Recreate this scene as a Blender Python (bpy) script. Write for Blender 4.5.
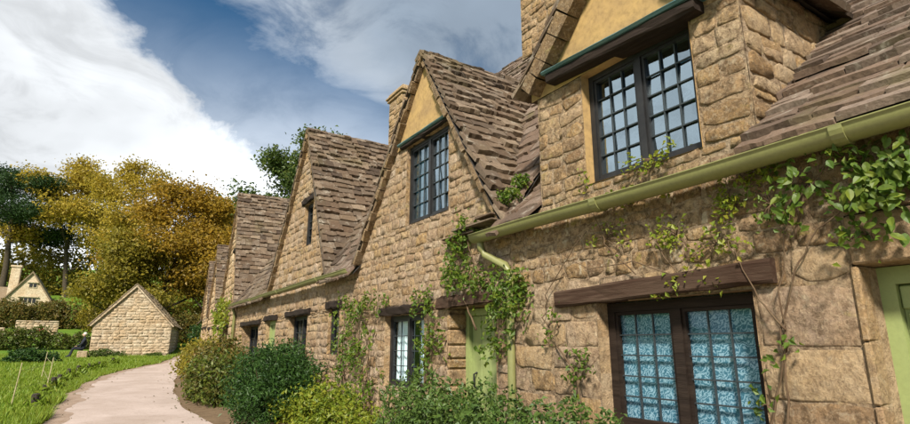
import bpy, math, random
import numpy as np
from mathutils import Vector, Matrix

for o in list(bpy.data.objects):
    bpy.data.objects.remove(o)
SC = bpy.context.scene
COL = SC.collection
rnd = random.Random(7)
EYE = 1.6

# ------------------------------------------------------------------ camera
FPX, HOR, VPX = 540.0, 345.0, 100.0            # focal length in photo pixels (910 wide), horizon row, vanishing column
PITCH = math.atan((HOR - 212) / FPX)
YAW = math.atan2(455 - VPX, FPX * math.cos(PITCH) + (HOR - 212) * math.sin(PITCH))
cam = bpy.data.cameras.new('camera')
camo = bpy.data.objects.new('camera', cam)
COL.objects.link(camo)
camo.location = (0, 0, EYE)
camo.rotation_euler = (math.pi / 2 + PITCH, 0, -YAW)
cam.sensor_width = 36
cam.lens = 36 * FPX / 910
cam.clip_start = 0.05
cam.clip_end = 2000
SC.camera = camo

# ------------------------------------------------------------------ sun and sky
SUN = Vector((-0.50, -0.55, 0.66)).normalized()
sl = bpy.data.lights.new('sun', 'SUN')
sl.energy = 4.0
sl.angle = math.radians(7.0)
sl.color = (1.0, 0.93, 0.82)
so = bpy.data.objects.new('sun', sl)
so.rotation_euler = SUN.to_track_quat('Z', 'Y').to_euler()
COL.objects.link(so)

SC.view_settings.view_transform = 'Standard'
SC.view_settings.look = 'None'
SC.view_settings.gamma = 1
SC.view_settings.use_curve_mapping = False
SC.view_settings.exposure = 1.0

FWD = Vector((math.sin(YAW) * math.cos(PITCH), math.cos(YAW) * math.cos(PITCH), math.sin(PITCH)))
RGT = Vector((math.cos(YAW), -math.sin(YAW), 0))
UPV = RGT.cross(FWD)
def ray(x, y):
    return FWD * FPX + RGT * (x - 455) + UPV * (212 - y)
def wp(x, y, X=3.6):
    """point of the house front (plane X) seen at a photo position: (distance along the row, height)"""
    d = ray(x, y); d = d * (X / d.x)
    return d.y, d.z + EYE

world = bpy.data.worlds.new('World')
SC.world = world
world.use_nodes = True
def build_world():
    nt = world.node_tree
    nt.nodes.clear()
    N = nt.nodes.new; L = nt.links.new
    def math_(op, a, b=None, c=None, clamp=False):
        n = N('ShaderNodeMath'); n.operation = op; n.use_clamp = clamp
        for i, v in enumerate((a, b, c)):
            if v is None: continue
            if isinstance(v, (int, float)): n.inputs[i].default_value = v
            else: L(v, n.inputs[i])
        return n.outputs[0]
    def ramp(fac, stops, interp='EASE'):
        n = N('ShaderNodeValToRGB'); n.color_ramp.interpolation = interp
        while len(n.color_ramp.elements) < len(stops): n.color_ramp.elements.new(0.5)
        for e, (p, c) in zip(n.color_ramp.elements, stops):
            e.position = p; e.color = (c, c, c, 1) if isinstance(c, (int, float)) else (*c, 1)
        L(fac, n.inputs[0]); return n.outputs[0]
    sky = N('ShaderNodeTexSky'); sky.sky_type = 'NISHITA'; sky.sun_disc = False
    sky.sun_elevation = math.asin(SUN.z); sky.sun_rotation = math.atan2(SUN.x, SUN.y)
    sky.ozone_density = 2.5; sky.air_density = 1.0; sky.dust_density = 0.4
    tc = N('ShaderNodeTexCoord')
    sep = N('ShaderNodeSeparateXYZ'); L(tc.outputs['Generated'], sep.inputs[0])
    den = math_('ADD', math_('MAXIMUM', sep.outputs[2], 0.0), 0.22)
    comb = N('ShaderNodeCombineXYZ')
    L(math_('DIVIDE', sep.outputs[0], den), comb.inputs[0]); L(math_('DIVIDE', sep.outputs[1], den), comb.inputs[1])
    def noise(scale, detail, rough, dist, off):
        mp = N('ShaderNodeMapping'); mp.inputs['Location'].default_value = off; L(comb.outputs[0], mp.inputs[0])
        n = N('ShaderNodeTexNoise'); n.inputs['Scale'].default_value = scale; n.inputs['Detail'].default_value = detail
        n.inputs['Roughness'].default_value = rough; n.inputs['Distortion'].default_value = dist
        L(mp.outputs[0], n.inputs['Vector']); return n.outputs[0]
    big = noise(1.1, 8, 0.62, 0.6, (3.1, 1.7, 0))
    fine = noise(3.2, 9, 0.62, 0.9, (7.3, 2.2, 0))
    wisp = noise(0.8, 5, 0.55, 0.3, (0.4, 5.2, 0))
    # two cloud banks with a rift of open blue between them
    a = ray(118, 0).normalized(); b = ray(225, 95).normalized()
    n = a.cross(b).normalized()
    if n.dot(ray(600, 0)) < 0: n = -n
    vm = N('ShaderNodeVectorMath'); vm.operation = 'DOT_PRODUCT'
    vn = N('ShaderNodeVectorMath'); vn.operation = 'NORMALIZE'; L(tc.outputs['Generated'], vn.inputs[0])
    L(vn.outputs[0], vm.inputs[0]); vm.inputs[1].default_value = n
    d = math_('ADD', vm.outputs['Value'], math_('MULTIPLY', math_('SUBTRACT', big, 0.5), 0.26))
    d = math_('ADD', d, math_('MULTIPLY', math_('SUBTRACT', fine, 0.5), 0.16))
    left = ramp(math_('MULTIPLY', d, -1.0), [(0.0, 0.0), (0.06, 1.0)])                 # thick bright bank
    right = ramp(d, [(0.085, 0.0), (0.22, 0.88)])
    right = math_('MULTIPLY', right, ramp(fine, [(0.28, 0.55), (0.55, 1.0)]))
    mask = math_('MAXIMUM', left, right)
    mask = math_('MAXIMUM', mask, math_('MULTIPLY', ramp(fine, [(0.55, 0.0), (0.8, 1.0)]), 0.2))
    # haze of thin cloud near the horizon
    mask = math_('MAXIMUM', mask, ramp(sep.outputs[2], [(0.16, 0.85), (0.58, 0.0)]))
    shade = math_('MULTIPLY', ramp(wisp, [(0.3, 0.62), (0.62, 1.0)]), ramp(fine, [(0.3, 0.72), (0.58, 1.0)]))
    cl = N('ShaderNodeMix'); cl.data_type = 'RGBA'
    L(ramp(d, [(0.02, 0.0), (0.3, 1.0)]), cl.inputs['Factor'])
    cl.inputs['A'].default_value = (7.6, 7.9, 8.2, 1); cl.inputs['B'].default_value = (2.9, 3.5, 4.2, 1)
    mul = N('ShaderNodeMix'); mul.data_type = 'RGBA'; mul.blend_type = 'MULTIPLY'; mul.inputs['Factor'].default_value = 1
    L(cl.outputs['Result'], mul.inputs['A']); L(shade, mul.inputs['B'])
    tint = N('ShaderNodeMix'); tint.data_type = 'RGBA'; tint.blend_type = 'MULTIPLY'; tint.inputs['Factor'].default_value = 1
    L(sky.outputs[0], tint.inputs['A']); tint.inputs['B'].default_value = (0.11, 0.40, 0.52, 1)
    mix = N('ShaderNodeMix'); mix.data_type = 'RGBA'
    L(mask, mix.inputs['Factor']); L(tint.outputs['Result'], mix.inputs['A']); L(mul.outputs['Result'], mix.inputs['B'])
    bg = N('ShaderNodeBackground'); bg.inputs['Strength'].default_value = 0.085
    L(mix.outputs['Result'], bg.inputs['Color'])
    out = N('ShaderNodeOutputWorld'); L(bg.outputs[0], out.inputs[0])
build_world()

# ------------------------------------------------------------------ materials
class NB:
    def __init__(s, name):
        s.m = bpy.data.materials.new(name); s.m.use_nodes = True
        s.nt = s.m.node_tree; s.nt.nodes.clear()
        s.out = s.n('ShaderNodeOutputMaterial')
        s.tc = s.n('ShaderNodeTexCoord')
    def n(s, t): return s.nt.nodes.new(t)
    def l(s, a, b): s.nt.links.new(a, b)
    def set(s, sock, v):
        if v is None: return
        if isinstance(v, (int, float)): sock.default_value = v
        elif isinstance(v, (tuple, list)): sock.default_value = (*v, 1) if len(v) == 3 and sock.type == 'RGBA' else v
        else: s.l(v, sock)
    def math(s, op, a, b=None, clamp=False):
        n = s.n('ShaderNodeMath'); n.operation = op; n.use_clamp = clamp
        s.set(n.inputs[0], a); s.set(n.inputs[1], b); return n.outputs[0]
    def noise(s, scale, detail=6, rough=.6, dist=0., vec=None):
        n = s.n('ShaderNodeTexNoise'); n.inputs['Scale'].default_value = scale; n.inputs['Detail'].default_value = detail
        n.inputs['Roughness'].default_value = rough; n.inputs['Distortion'].default_value = dist
        s.l(vec or s.tc.outputs['Object'], n.inputs['Vector']); return n.outputs[0]
    def ramp(s, f, stops, interp='LINEAR'):
        n = s.n('ShaderNodeValToRGB'); n.color_ramp.interpolation = interp
        while len(n.color_ramp.elements) < len(stops): n.color_ramp.elements.new(.5)
        for e, (p, c) in zip(n.color_ramp.elements, stops):
            e.position = p; e.color = (c, c, c, 1) if isinstance(c, (int, float)) else (*c, 1)
        s.set(n.inputs[0], f); return n.outputs[0]
    def mix(s, f, a, b, mode='MIX'):
        n = s.n('ShaderNodeMix'); n.data_type = 'RGBA'; n.blend_type = mode
        s.set(n.inputs['Factor'], f); s.set(n.inputs['A'], a); s.set(n.inputs['B'], b); return n.outputs['Result']
    def rand(s):
        oi = s.n('ShaderNodeObjectInfo'); g = s.n('ShaderNodeNewGeometry')
        return s.math('FRACT', s.math('ADD', oi.outputs['Random'], g.outputs['Random Per Island']))
    def bump(s, h, strength=.5, dist=.01, prev=None):
        b = s.n('ShaderNodeBump'); b.inputs['Strength'].default_value = strength; b.inputs['Distance'].default_value = dist
        s.l(h, b.inputs['Height'])
        if prev: s.l(prev, b.inputs['Normal'])
        return b.outputs[0]
    def bsdf(s, col, rough=.85, normal=None, **kw):
        p = s.n('ShaderNodeBsdfPrincipled')
        s.set(p.inputs['Base Color'], col); s.set(p.inputs['Roughness'], rough)
        if normal: s.l(normal, p.inputs['Normal'])
        for k, v in kw.items(): s.set(p.inputs[k.replace('_', ' ')], v)
        return p.outputs[0]
    def done(s, sh): s.l(sh, s.out.inputs['Surface']); return s.m

def m_stone(name, cols, lichen=.25, scale=1., dark=.5):
    b = NB(name)
    r = b.rand()
    base = b.ramp(r, [(i / (len(cols) - 1), c) for i, c in enumerate(cols)])
    n1 = b.noise(2.2 * scale, 6, .65, .5); n2 = b.noise(14 * scale, 8, .7); n3 = b.noise(60 * scale, 6, .7)
    base = b.mix(b.ramp(n1, [(.38, 0.), (.66, .5)]), base, (.50, .30, .12))            # iron-orange patches
    n4 = b.noise(4.6 * scale, 7, .68, 1.2)
    base = b.mix(b.ramp(n4, [(.5, 0.), (.66, dark)]), base, (.115, .075, .045))          # weather stains
    base = b.mix(b.ramp(n2, [(.34, .5 + .6 * dark), (.56, 0.)]), base, (.14, .088, .048))
    n7 = b.noise(26 * scale, 7, .7, .6); base = b.mix(b.ramp(n7, [(.5, 0.), (.66, .55)]), base, (.62, .47, .30))
    n5 = b.noise(9 * scale, 5, .6, .8)
    base = b.mix(b.ramp(n5, [(.58, 0.), (.67, lichen)]), base, (.62, .52, .36))          # pale lichen
    n6 = b.noise(3.1 * scale, 6, .7, 1.5)
    base = b.mix(b.ramp(n6, [(.6, 0.), (.72, lichen)]), base, (.34, .30, .06))           # yellow-green lichen
    base = b.mix(b.ramp(n3, [(.35, .35), (.6, 0.)]), base, (.10, .07, .045))
    nm = b.bump(n3, .8, .012, b.bump(b.math('ADD', n2, b.math('MULTIPLY', n7, .5)), 1., .05))
    return b.done(b.bsdf(base, .93, nm, Specular_IOR_Level=.2))

def m_tile(name, cols, lich=(.40, .36, .29), moss=.35):
    b = NB(name)
    r = b.rand()
    base = b.ramp(r, [(i / (len(cols) - 1), c) for i, c in enumerate(cols)])
    v = b.n('ShaderNodeVectorMath'); v.operation = 'ADD'
    g = b.n('ShaderNodeNewGeometry'); b.l(g.outputs['Position'], v.inputs[0]); v.inputs[1].default_value = (3, 5, 1)
    P = v.outputs[0]
    n1 = b.noise(6, 7, .7, .6, P); n2 = b.noise(30, 6, .7, 0, P); n3 = b.noise(1.1, 5, .6, .6, P)
    base = b.mix(b.ramp(n1, [(.56, 0.), (.68, .65)]), base, lich)
    base = b.mix(b.ramp(n2, [(.35, .5), (.55, 0.)]), base, (.045, .03, .022))
    base = b.mix(b.ramp(n3, [(.56, 0.), (.74, moss)]), base, (.11, .10, .03))
    nm = b.bump(n2, .6, .008, b.bump(n1, .6, .02))
    return b.done(b.bsdf(base, .88, nm, Specular_IOR_Level=.25))

def m_plain(name, col, rough=.6, var=.25, scale=8, bump=.25, var_col=None, spec=.4, grain=None):
    b = NB(name)
    vec = None
    if grain:                                          # wood: stretch the pattern along the length of the beam
        mpn = b.n('ShaderNodeMapping'); mpn.inputs['Scale'].default_value = (1, grain, 1); b.l(b.tc.outputs['Object'], mpn.inputs[0]); vec = mpn.outputs[0]
    n1 = b.noise(scale, 6, .65, .4, vec); n2 = b.noise(scale * 7, 5, .65, 0, vec)
    vc = var_col or tuple(c * .45 for c in col)
    base = b.mix(b.ramp(n1, [(.4, 0.), (.7, var * 2)]), col, vc)
    base = b.mix(b.ramp(n2, [(.3, var), (.55, 0.)]), base, tuple(c * .5 for c in vc))
    nm = b.bump(n2, bump, .004, b.bump(n1, bump, .012))
    return b.done(b.bsdf(base, rough, nm, Specular_IOR_Level=spec))

def m_leaf(name, cols, trans=.35, rough=.5):
    b = NB(name)
    r = b.rand()
    base = b.ramp(r, [(i / (len(cols) - 1), c) for i, c in enumerate(cols)])
    n1 = b.noise(.6, 4, .6)
    base = b.mix(b.ramp(n1, [(.4, 0.), (.7, .5)]), base, cols[len(cols) // 2])
    p = b.bsdf(base, rough, Specular_IOR_Level=.35)
    t = b.n('ShaderNodeBsdfTranslucent'); b.l(base, t.inputs[0])
    mx = b.n('ShaderNodeMixShader'); mx.inputs[0].default_value = trans
    b.l(p, mx.inputs[1]); b.l(t.outputs[0], mx.inputs[2])
    return b.done(mx.outputs[0])

def m_glass(name, tint=(.55, .75, .8), ior=1.75):
    b = NB(name)
    fr = b.n('ShaderNodeFresnel'); fr.inputs['IOR'].default_value = ior
    tr = b.n('ShaderNodeBsdfTransparent'); tr.inputs[0].default_value = (*tint, 1)
    gl = b.n('ShaderNodeBsdfGlossy'); gl.inputs['Roughness'].default_value = .02; gl.inputs['Color'].default_value = (.72, .9, 1, 1)
    n = b.noise(9, 3, .5); b.l(b.bump(n, .08, .01), gl.inputs['Normal'])
    g = b.n('ShaderNodeNewGeometry'); fac = b.math('MULTIPLY', fr.outputs[0], b.math('SUBTRACT', 1.0, g.outputs['Backfacing']))
    mx = b.n('ShaderNodeMixShader'); b.l(fac, mx.inputs[0]); b.l(tr.outputs[0], mx.inputs[1]); b.l(gl.outputs[0], mx.inputs[2])
    return b.done(mx.outputs[0])

M = {}
WARM = [(.44, .28, .145), (.56, .40, .23), (.25, .15, .08), (.50, .325, .15), (.62, .47, .30), (.36, .235, .135), (.55, .375, .19), (.30, .195, .12), (.58, .42, .26), (.42, .27, .12)]
PALE = [(.60, .45, .28), (.52, .37, .21), (.64, .50, .34), (.50, .33, .17), (.62, .46, .28), (.45, .30, .18)]
M['stone'] = m_stone('limestone_rubble', WARM, .45, 1., .75)
M['stone_mossy'] = m_stone('limestone_lichened', WARM, .85, 1.2, .9)
PINK = [(.57, .43, .31), (.46, .33, .23), (.64, .51, .39), (.36, .24, .155), (.60, .46, .33), (.50, .34, .20), (.41, .29, .20)]
M['stone_pink'] = m_stone('limestone_pinkish', PINK, .4, 1.1, .6)
M['stone_pale'] = m_stone('limestone_block', PALE, .25, 1., .25)
M['stone_far'] = m_stone('limestone_barn', [(.60, .50, .36), (.52, .42, .29), (.66, .57, .43), (.46, .36, .24)], .2, .6, .3)
M['mortar'] = m_stone('lime_mortar', [(.50, .37, .24), (.55, .42, .29)], .3, 1.3, .8)
M['tile'] = m_tile('stone_slate', [(.082, .054, .033), (.15, .104, .066), (.05, .034, .023), (.225, .168, .115), (.10, .063, .038), (.17, .128, .09), (.066, .045, .03)])
M['tile_moss'] = m_tile('stone_slate_mossy', [(.11, .07, .046), (.17, .115, .08), (.08, .055, .04), (.22, .165, .125), (.13, .085, .06)], moss=.8)
M['verge'] = m_stone('verge_slate', [(.20, .14, .085), (.26, .18, .10), (.16, .11, .07)], .35, 1.2, .6)
M['plaster'] = m_plain('ochre_render', (.44, .29, .12), .92, .42, 2.6, .5, (.27, .18, .095), .15)
M['timber'] = m_plain('dark_oak', (.016, .010, .007), .75, .4, 18, .9, (.04, .027, .019), .2, grain=.1)
M['timber_old'] = m_plain('weathered_oak', (.040, .021, .013), .85, .4, 16, 1.0, (.10, .066, .045), .15, grain=.08)
M['frame'] = m_plain('dark_frame_paint', (.012, .012, .013), .5, .35, 10, .2, (.03, .03, .03), .4)
M['lead'] = m_plain('lead_came', (.035, .045, .05), .5, .3, 20, .2)
M['flash'] = m_plain('lead_flashing', (.055, .13, .14), .55, .4, 7, .3, (.12, .2, .19), .4)
M['gutter'] = m_plain('sage_gutter_paint', (.205, .205, .075), .42, .22, 6, .12, (.15, .15, .06), .45)
M['door'] = m_plain('sage_door_paint', (.27, .32, .12), .5, .18, 5, .12, (.20, .23, .09), .4)
M['door_dark'] = m_plain('dull_green_door', (.10, .14, .05), .6, .2, 5, .12)
M['iron'] = m_plain('black_iron', (.015, .015, .016), .5, .3, 20, .2)
M['glass'] = m_glass('old_window_glass', (.9, .96, .98), 1.45)
M['glass_up'] = m_glass('sky_lit_glass', (.35, .5, .55), 4.5)
M['dark'] = m_plain('dark_roof_deck', (.04, .035, .03), .9, .2, 3, .1)  # dark brown of the deck that closes the gaps beneath the slates
M['curtain'] = m_plain('white_curtain', (.86, .86, .84), .9, .1, 5, .1, (.75, .76, .78), .1)
def m_lace():
    b = NB('blue_lace')
    v = b.n('ShaderNodeTexVoronoi'); v.feature = 'DISTANCE_TO_EDGE'; v.inputs['Scale'].default_value = 26
    n = b.noise(16, 3, .5, 2.5); mp = b.n('ShaderNodeVectorMath'); mp.operation = 'SCALE'
    w = b.n('ShaderNodeTexWave'); w.wave_type = 'RINGS'; w.inputs['Scale'].default_value = 9; w.inputs['Distortion'].default_value = 16
    w.inputs['Detail'].default_value = 2; w.inputs['Detail Scale'].default_value = 2.5
    b.l(b.tc.outputs['Object'], w.inputs['Vector']); b.l(b.tc.outputs['Object'], v.inputs['Vector'])
    f = b.math('ADD', b.math('MULTIPLY', w.outputs[1], .7), b.math('MULTIPLY', n, .3))
    col = b.ramp(f, [(.2, (.06, .15, .20)), (.5, (.14, .25, .31)), (.78, (.36, .45, .50))])
    return b.done(b.bsdf(col, .8, Specular_IOR_Level=.2))
M['lace'] = m_lace()
M['grass'] = m_leaf('grass', [(.12, .20, .014), (.20, .27, .022), (.15, .23, .018), (.28, .29, .04)], .3)
M['bark'] = m_plain('bark', (.055, .042, .028), .95, .4, 6, .6, (.10, .085, .06), .1)
M['stem'] = m_plain('woody_stem', (.10, .062, .036), .9, .3, 15, .4, (.16, .12, .07), .2)
M['leaf_gold'] = m_leaf('golden_leaf', [(.43, .315, .035), (.32, .25, .035), (.50, .37, .04), (.25, .21, .03)], .45)
M['leaf_amber'] = m_leaf('amber_leaf', [(.38, .22, .02), (.24, .17, .025), (.45, .28, .025), (.19, .13, .02), (.33, .24, .03)], .45)
M['leaf_olive'] = m_leaf('olive_leaf', [(.25, .22, .025), (.17, .16, .022), (.36, .28, .03), (.13, .13, .022)], .45)
M['leaf_pine'] = m_leaf('pine_needle', [(.025, .06, .016), (.04, .08, .018), (.018, .045, .014)], .2)
M['leaf_rust'] = m_leaf('rusty_leaf', [(.21, .12, .025), (.14, .11, .02), (.17, .14, .03), (.09, .095, .018), (.07, .10, .016)])
M['leaf_green'] = m_leaf('green_leaf', [(.075, .125, .022), (.11, .155, .028), (.055, .095, .02), (.16, .18, .035)])
M['leaf_vine'] = m_leaf('climber_leaf', [(.075, .145, .014), (.12, .19, .02), (.06, .11, .014), (.19, .23, .025), (.10, .17, .02)], .4)
M['leaf_lime'] = m_leaf('lime_leaf', [(.18, .24, .02), (.26, .28, .025), (.13, .20, .02), (.32, .30, .03)], .4)
M['leaf_dark'] = m_leaf('dark_shrub_leaf', [(.022, .06, .012), (.035, .085, .014), (.05, .105, .018), (.016, .045, .012)], .25)
M['leaf_hedge'] = m_leaf('hedge_leaf', [(.04, .085, .018), (.07, .125, .022), (.10, .155, .03), (.03, .065, .015)], .25)
M['leaf_mixed'] = m_leaf('mixed_border_leaf', [(.09, .135, .018), (.17, .19, .025), (.05, .085, .014), (.13, .11, .02), (.07, .065, .016)], .35)
M['petal'] = m_leaf('red_petal', [(.45, .02, .03), (.5, .04, .08)], .2)
M['cloth'] = m_plain('dark_clothing', (.018, .02, .03), .9, .3, 12, .2)
M['skin'] = m_plain('skin', (.5, .32, .24), .6, .1, 12, .1)
M['hair'] = m_plain('pale_hair', (.62, .58, .5), .7, .2, 30, .3)
M['post'] = m_plain('dark_wood_post', (.045, .035, .025), .9, .4, 10, .5)
M['stake'] = m_plain('pale_stake', (.42, .36, .2), .9, .3, 10, .4)
M['tile_far'] = m_tile('old_slate_far', [(.19, .14, .085), (.24, .18, .11), (.16, .12, .075)], moss=.3)
M['wall_far'] = m_stone('house_stone', [(.74, .65, .48), (.70, .60, .43)], .1, .4, .1)

def m_path():
    b = NB('path_tarmac')
    n1 = b.noise(.7, 6, .65, .5); n2 = b.noise(30, 8, .75); n3 = b.noise(4, 6, .7, .8)
    base = b.mix(b.ramp(n1, [(.35, 0.), (.65, 1.)]), (.46, .37, .325), (.34, .265, .22))
    base = b.mix(b.ramp(n3, [(.55, 0.), (.75, .6)]), base, (.22, .165, .12))
    base = b.mix(b.ramp(n2, [(.3, .5), (.5, 0.)]), base, (.16, .125, .10))
    return b.done(b.bsdf(base, .9, b.bump(n2, .5, .008), Specular_IOR_Level=.25))
M['path'] = m_path()
def m_ground():
    b = NB('lawn_soil')
    n1 = b.noise(.5, 6, .65, .5); n2 = b.noise(14, 8, .75)
    base = b.mix(b.ramp(n1, [(.38, 0.), (.65, 1.)]), (.085, .17, .014), (.13, .19, .02))
    base = b.mix(b.ramp(n2, [(.32, .6), (.5, 0.)]), base, (.05, .075, .015))
    return b.done(b.bsdf(base, .95, b.bump(n2, .8, .03), Specular_IOR_Level=.15))
M['ground'] = m_ground()
M['verge_soil'] = m_plain('gravelly_verge', (.32, .24, .185), .95, .4, 6, .8, (.22, .15, .10), .1)
M['soil'] = m_plain('border_soil', (.16, .11, .065), .95, .35, 6, .7, (.09, .06, .035), .1)

# ------------------------------------------------------------------ object helpers
ORG = {}
def tag(o, label=None, cat=None, group=None, kind=None):
    for k, v in (('label', label), ('category', cat), ('group', group), ('kind', kind)):
        if v: o[k] = v
    return o
def thing(name, loc, label, cat, group=None):
    o = bpy.data.objects.new(name, None); COL.objects.link(o)
    o.location = loc; o.empty_display_size = .2; ORG[o] = Vector(loc)
    return tag(o, label, cat, group)
def mk(name, vf, mat, parent=None, smooth=False, kind=None, origin=None):
    """vf = (verts in world space, faces); becomes one mesh object"""
    v, f = vf
    og = ORG[parent] if parent else Vector(origin or (0, 0, 0))
    me = bpy.data.meshes.new(name)
    a = np.asarray([tuple(p) for p in v] if not isinstance(v, np.ndarray) else v, dtype=float) - np.array(og)
    me.from_pydata(a.tolist(), [], f if isinstance(f, list) else f.tolist())
    me.materials.append(mat)
    if smooth: me.polygons.foreach_set('use_smooth', [True] * len(me.polygons))
    me.update()
    o = bpy.data.objects.new(name, me); COL.objects.link(o)
    if parent: o.parent = parent
    else: o.location = og
    ORG[o] = og.copy()
    if kind: o['kind'] = kind
    return o
class Frame:
    """house front: s along the row (away from the camera), q into the house, z up"""
    def __init__(s, ox, oy, ang):
        s.o = Vector((ox, oy, 0)); s.d = Vector((math.sin(ang), math.cos(ang), 0)); s.i = Vector((math.cos(ang), -math.sin(ang), 0))
    def __call__(s, a, q, z): return s.o + s.d * a + s.i * q + Vector((0, 0, z))
FA = Frame(3.6, 0, 0)
FB = Frame(3.6, 19.0, math.radians(4.0))
WF = lambda x, y, z: Vector((x, y, z))

class B:
    def __init__(s): s.v = []; s.f = []
    def poly(s, pts):
        i = len(s.v); s.v += [Vector(p) for p in pts]; s.f.append(tuple(range(i, i + len(pts))))
    def add(s, vf):
        i = len(s.v); s.v += list(vf[0]); s.f += [tuple(k + i for k in t) for t in vf[1]]
    def hexa(s, c):                                   # 8 corners: 4 bottom then 4 top
        i = len(s.v); s.v += [Vector(p) for p in c]
        s.f += [tuple(i + k for k in t) for t in ((0, 3, 2, 1), (4, 5, 6, 7), (0, 1, 5, 4), (1, 2, 6, 5), (2, 3, 7, 6), (3, 0, 4, 7))]
    def box(s, F, a0, a1, b0, b1, c0, c1, j=0., bev=0.):
        J = lambda: rnd.uniform(-j, j)
        if bev:
            return s.add(bevbox(F, a0, a1, b0, b1, c0, c1, bev))
        s.hexa([F(a + J(), b + J(), c + J()) for c in (c0, c1) for a, b in ((a0, b0), (a1, b0), (a1, b1), (a0, b1))])
    def vf(s): return (s.v, s.f)
def bevbox(F, a0, a1, b0, b1, c0, c1, r):
    """box with chamfered edges"""
    v = []; idx = {}
    L = [(a0, a1), (b0, b1), (c0, c1)]
    f = []
    for sx in (0, 1):
        for sy in (0, 1):
            for sz in (0, 1):
                sg = (sx, sy, sz)
                for ax in range(3):
                    p = [L[k][sg[k]] + (0 if k == ax else (r if sg[k] == 0 else -r)) for k in range(3)]
                    idx[(sg, ax)] = len(v); v.append(F(*p))
    for ax in range(3):
        o1, o2 = [k for k in range(3) if k != ax]
        for s_ in (0, 1):
            q = []
            for (x, y) in ((0, 0), (1, 0), (1, 1), (0, 1)):
                sg = [0, 0, 0]; sg[ax] = s_; sg[o1] = x; sg[o2] = y; q.append(idx[(tuple(sg), ax)])
            f.append(tuple(q))
    for ax in range(3):                               # edges run along ax
        o1, o2 = [k for k in range(3) if k != ax]
        for x in (0, 1):
            for y in (0, 1):
                sg0 = [0, 0, 0]; sg0[o1] = x; sg0[o2] = y; sg1 = list(sg0); sg1[ax] = 1
                f.append((idx[(tuple(sg0), o1)], idx[(tuple(sg1), o1)], idx[(tuple(sg1), o2)], idx[(tuple(sg0), o2)]))
    for sx in (0, 1):
        for sy in (0, 1):
            for sz in (0, 1):
                f.append(tuple(idx[((sx, sy, sz), k)] for k in range(3)))
    return v, f
def tube(pts, rads, n=7, cap=True):
    v = []; f = []
    pts = [Vector(p) for p in pts]
    if isinstance(rads, (int, float)): rads = [rads] * len(pts)
    for k, p in enumerate(pts):
        t = (pts[min(k + 1, len(pts) - 1)] - pts[max(k - 1, 0)])
        t = t.normalized() if t.length > 1e-9 else Vector((0, 0, 1))
        u = t.cross(Vector((0.31, 0.77, 0.55))).normalized(); w = t.cross(u)
        for i in range(n):
            a = 2 * math.pi * i / n
            v.append(p + (u * math.cos(a) + w * math.sin(a)) * rads[k])
    for k in range(len(pts) - 1):
        for i in range(n):
            j = (i + 1) % n
            f.append((k * n + i, k * n + j, (k + 1) * n + j, (k + 1) * n + i))
    if cap:
        f.append(tuple(range(n - 1, -1, -1))); f.append(tuple((len(pts) - 1) * n + i for i in range(n)))
    return v, f
def gz(x, y):
    """ground height: a gentle climb, then the wooded hillside"""
    y2 = min(max(y, 0), 95)
    z = .022 * y2 + max(0, y2 - 25) ** 2 * .0012
    if y > 95: z += (min(y, 170) - 95) * .17
    return z

def clip(poly, cl):
    """convex clip of 2-D polygon by counter-clockwise convex polygon"""
    out = poly
    for i in range(len(cl)):
        a = cl[i]; b = cl[(i + 1) % len(cl)]
        def side(p): return (b[0] - a[0]) * (p[1] - a[1]) - (b[1] - a[1]) * (p[0] - a[0])
        inp = out; out = []
        for k in range(len(inp)):
            p = inp[k]; q = inp[(k + 1) % len(inp)]; sp = side(p); sq = side(q)
            if sp >= 0: out.append(p)
            if (sp >= 0) != (sq >= 0):
                t = sp / (sp - sq); out.append((p[0] + (q[0] - p[0]) * t, p[1] + (q[1] - p[1]) * t))
        if len(out) < 3: return []
    return out
def area(p): return .5 * abs(sum(p[i][0] * p[(i + 1) % len(p)][1] - p[(i + 1) % len(p)][0] * p[i][1] for i in range(len(p))))

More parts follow.
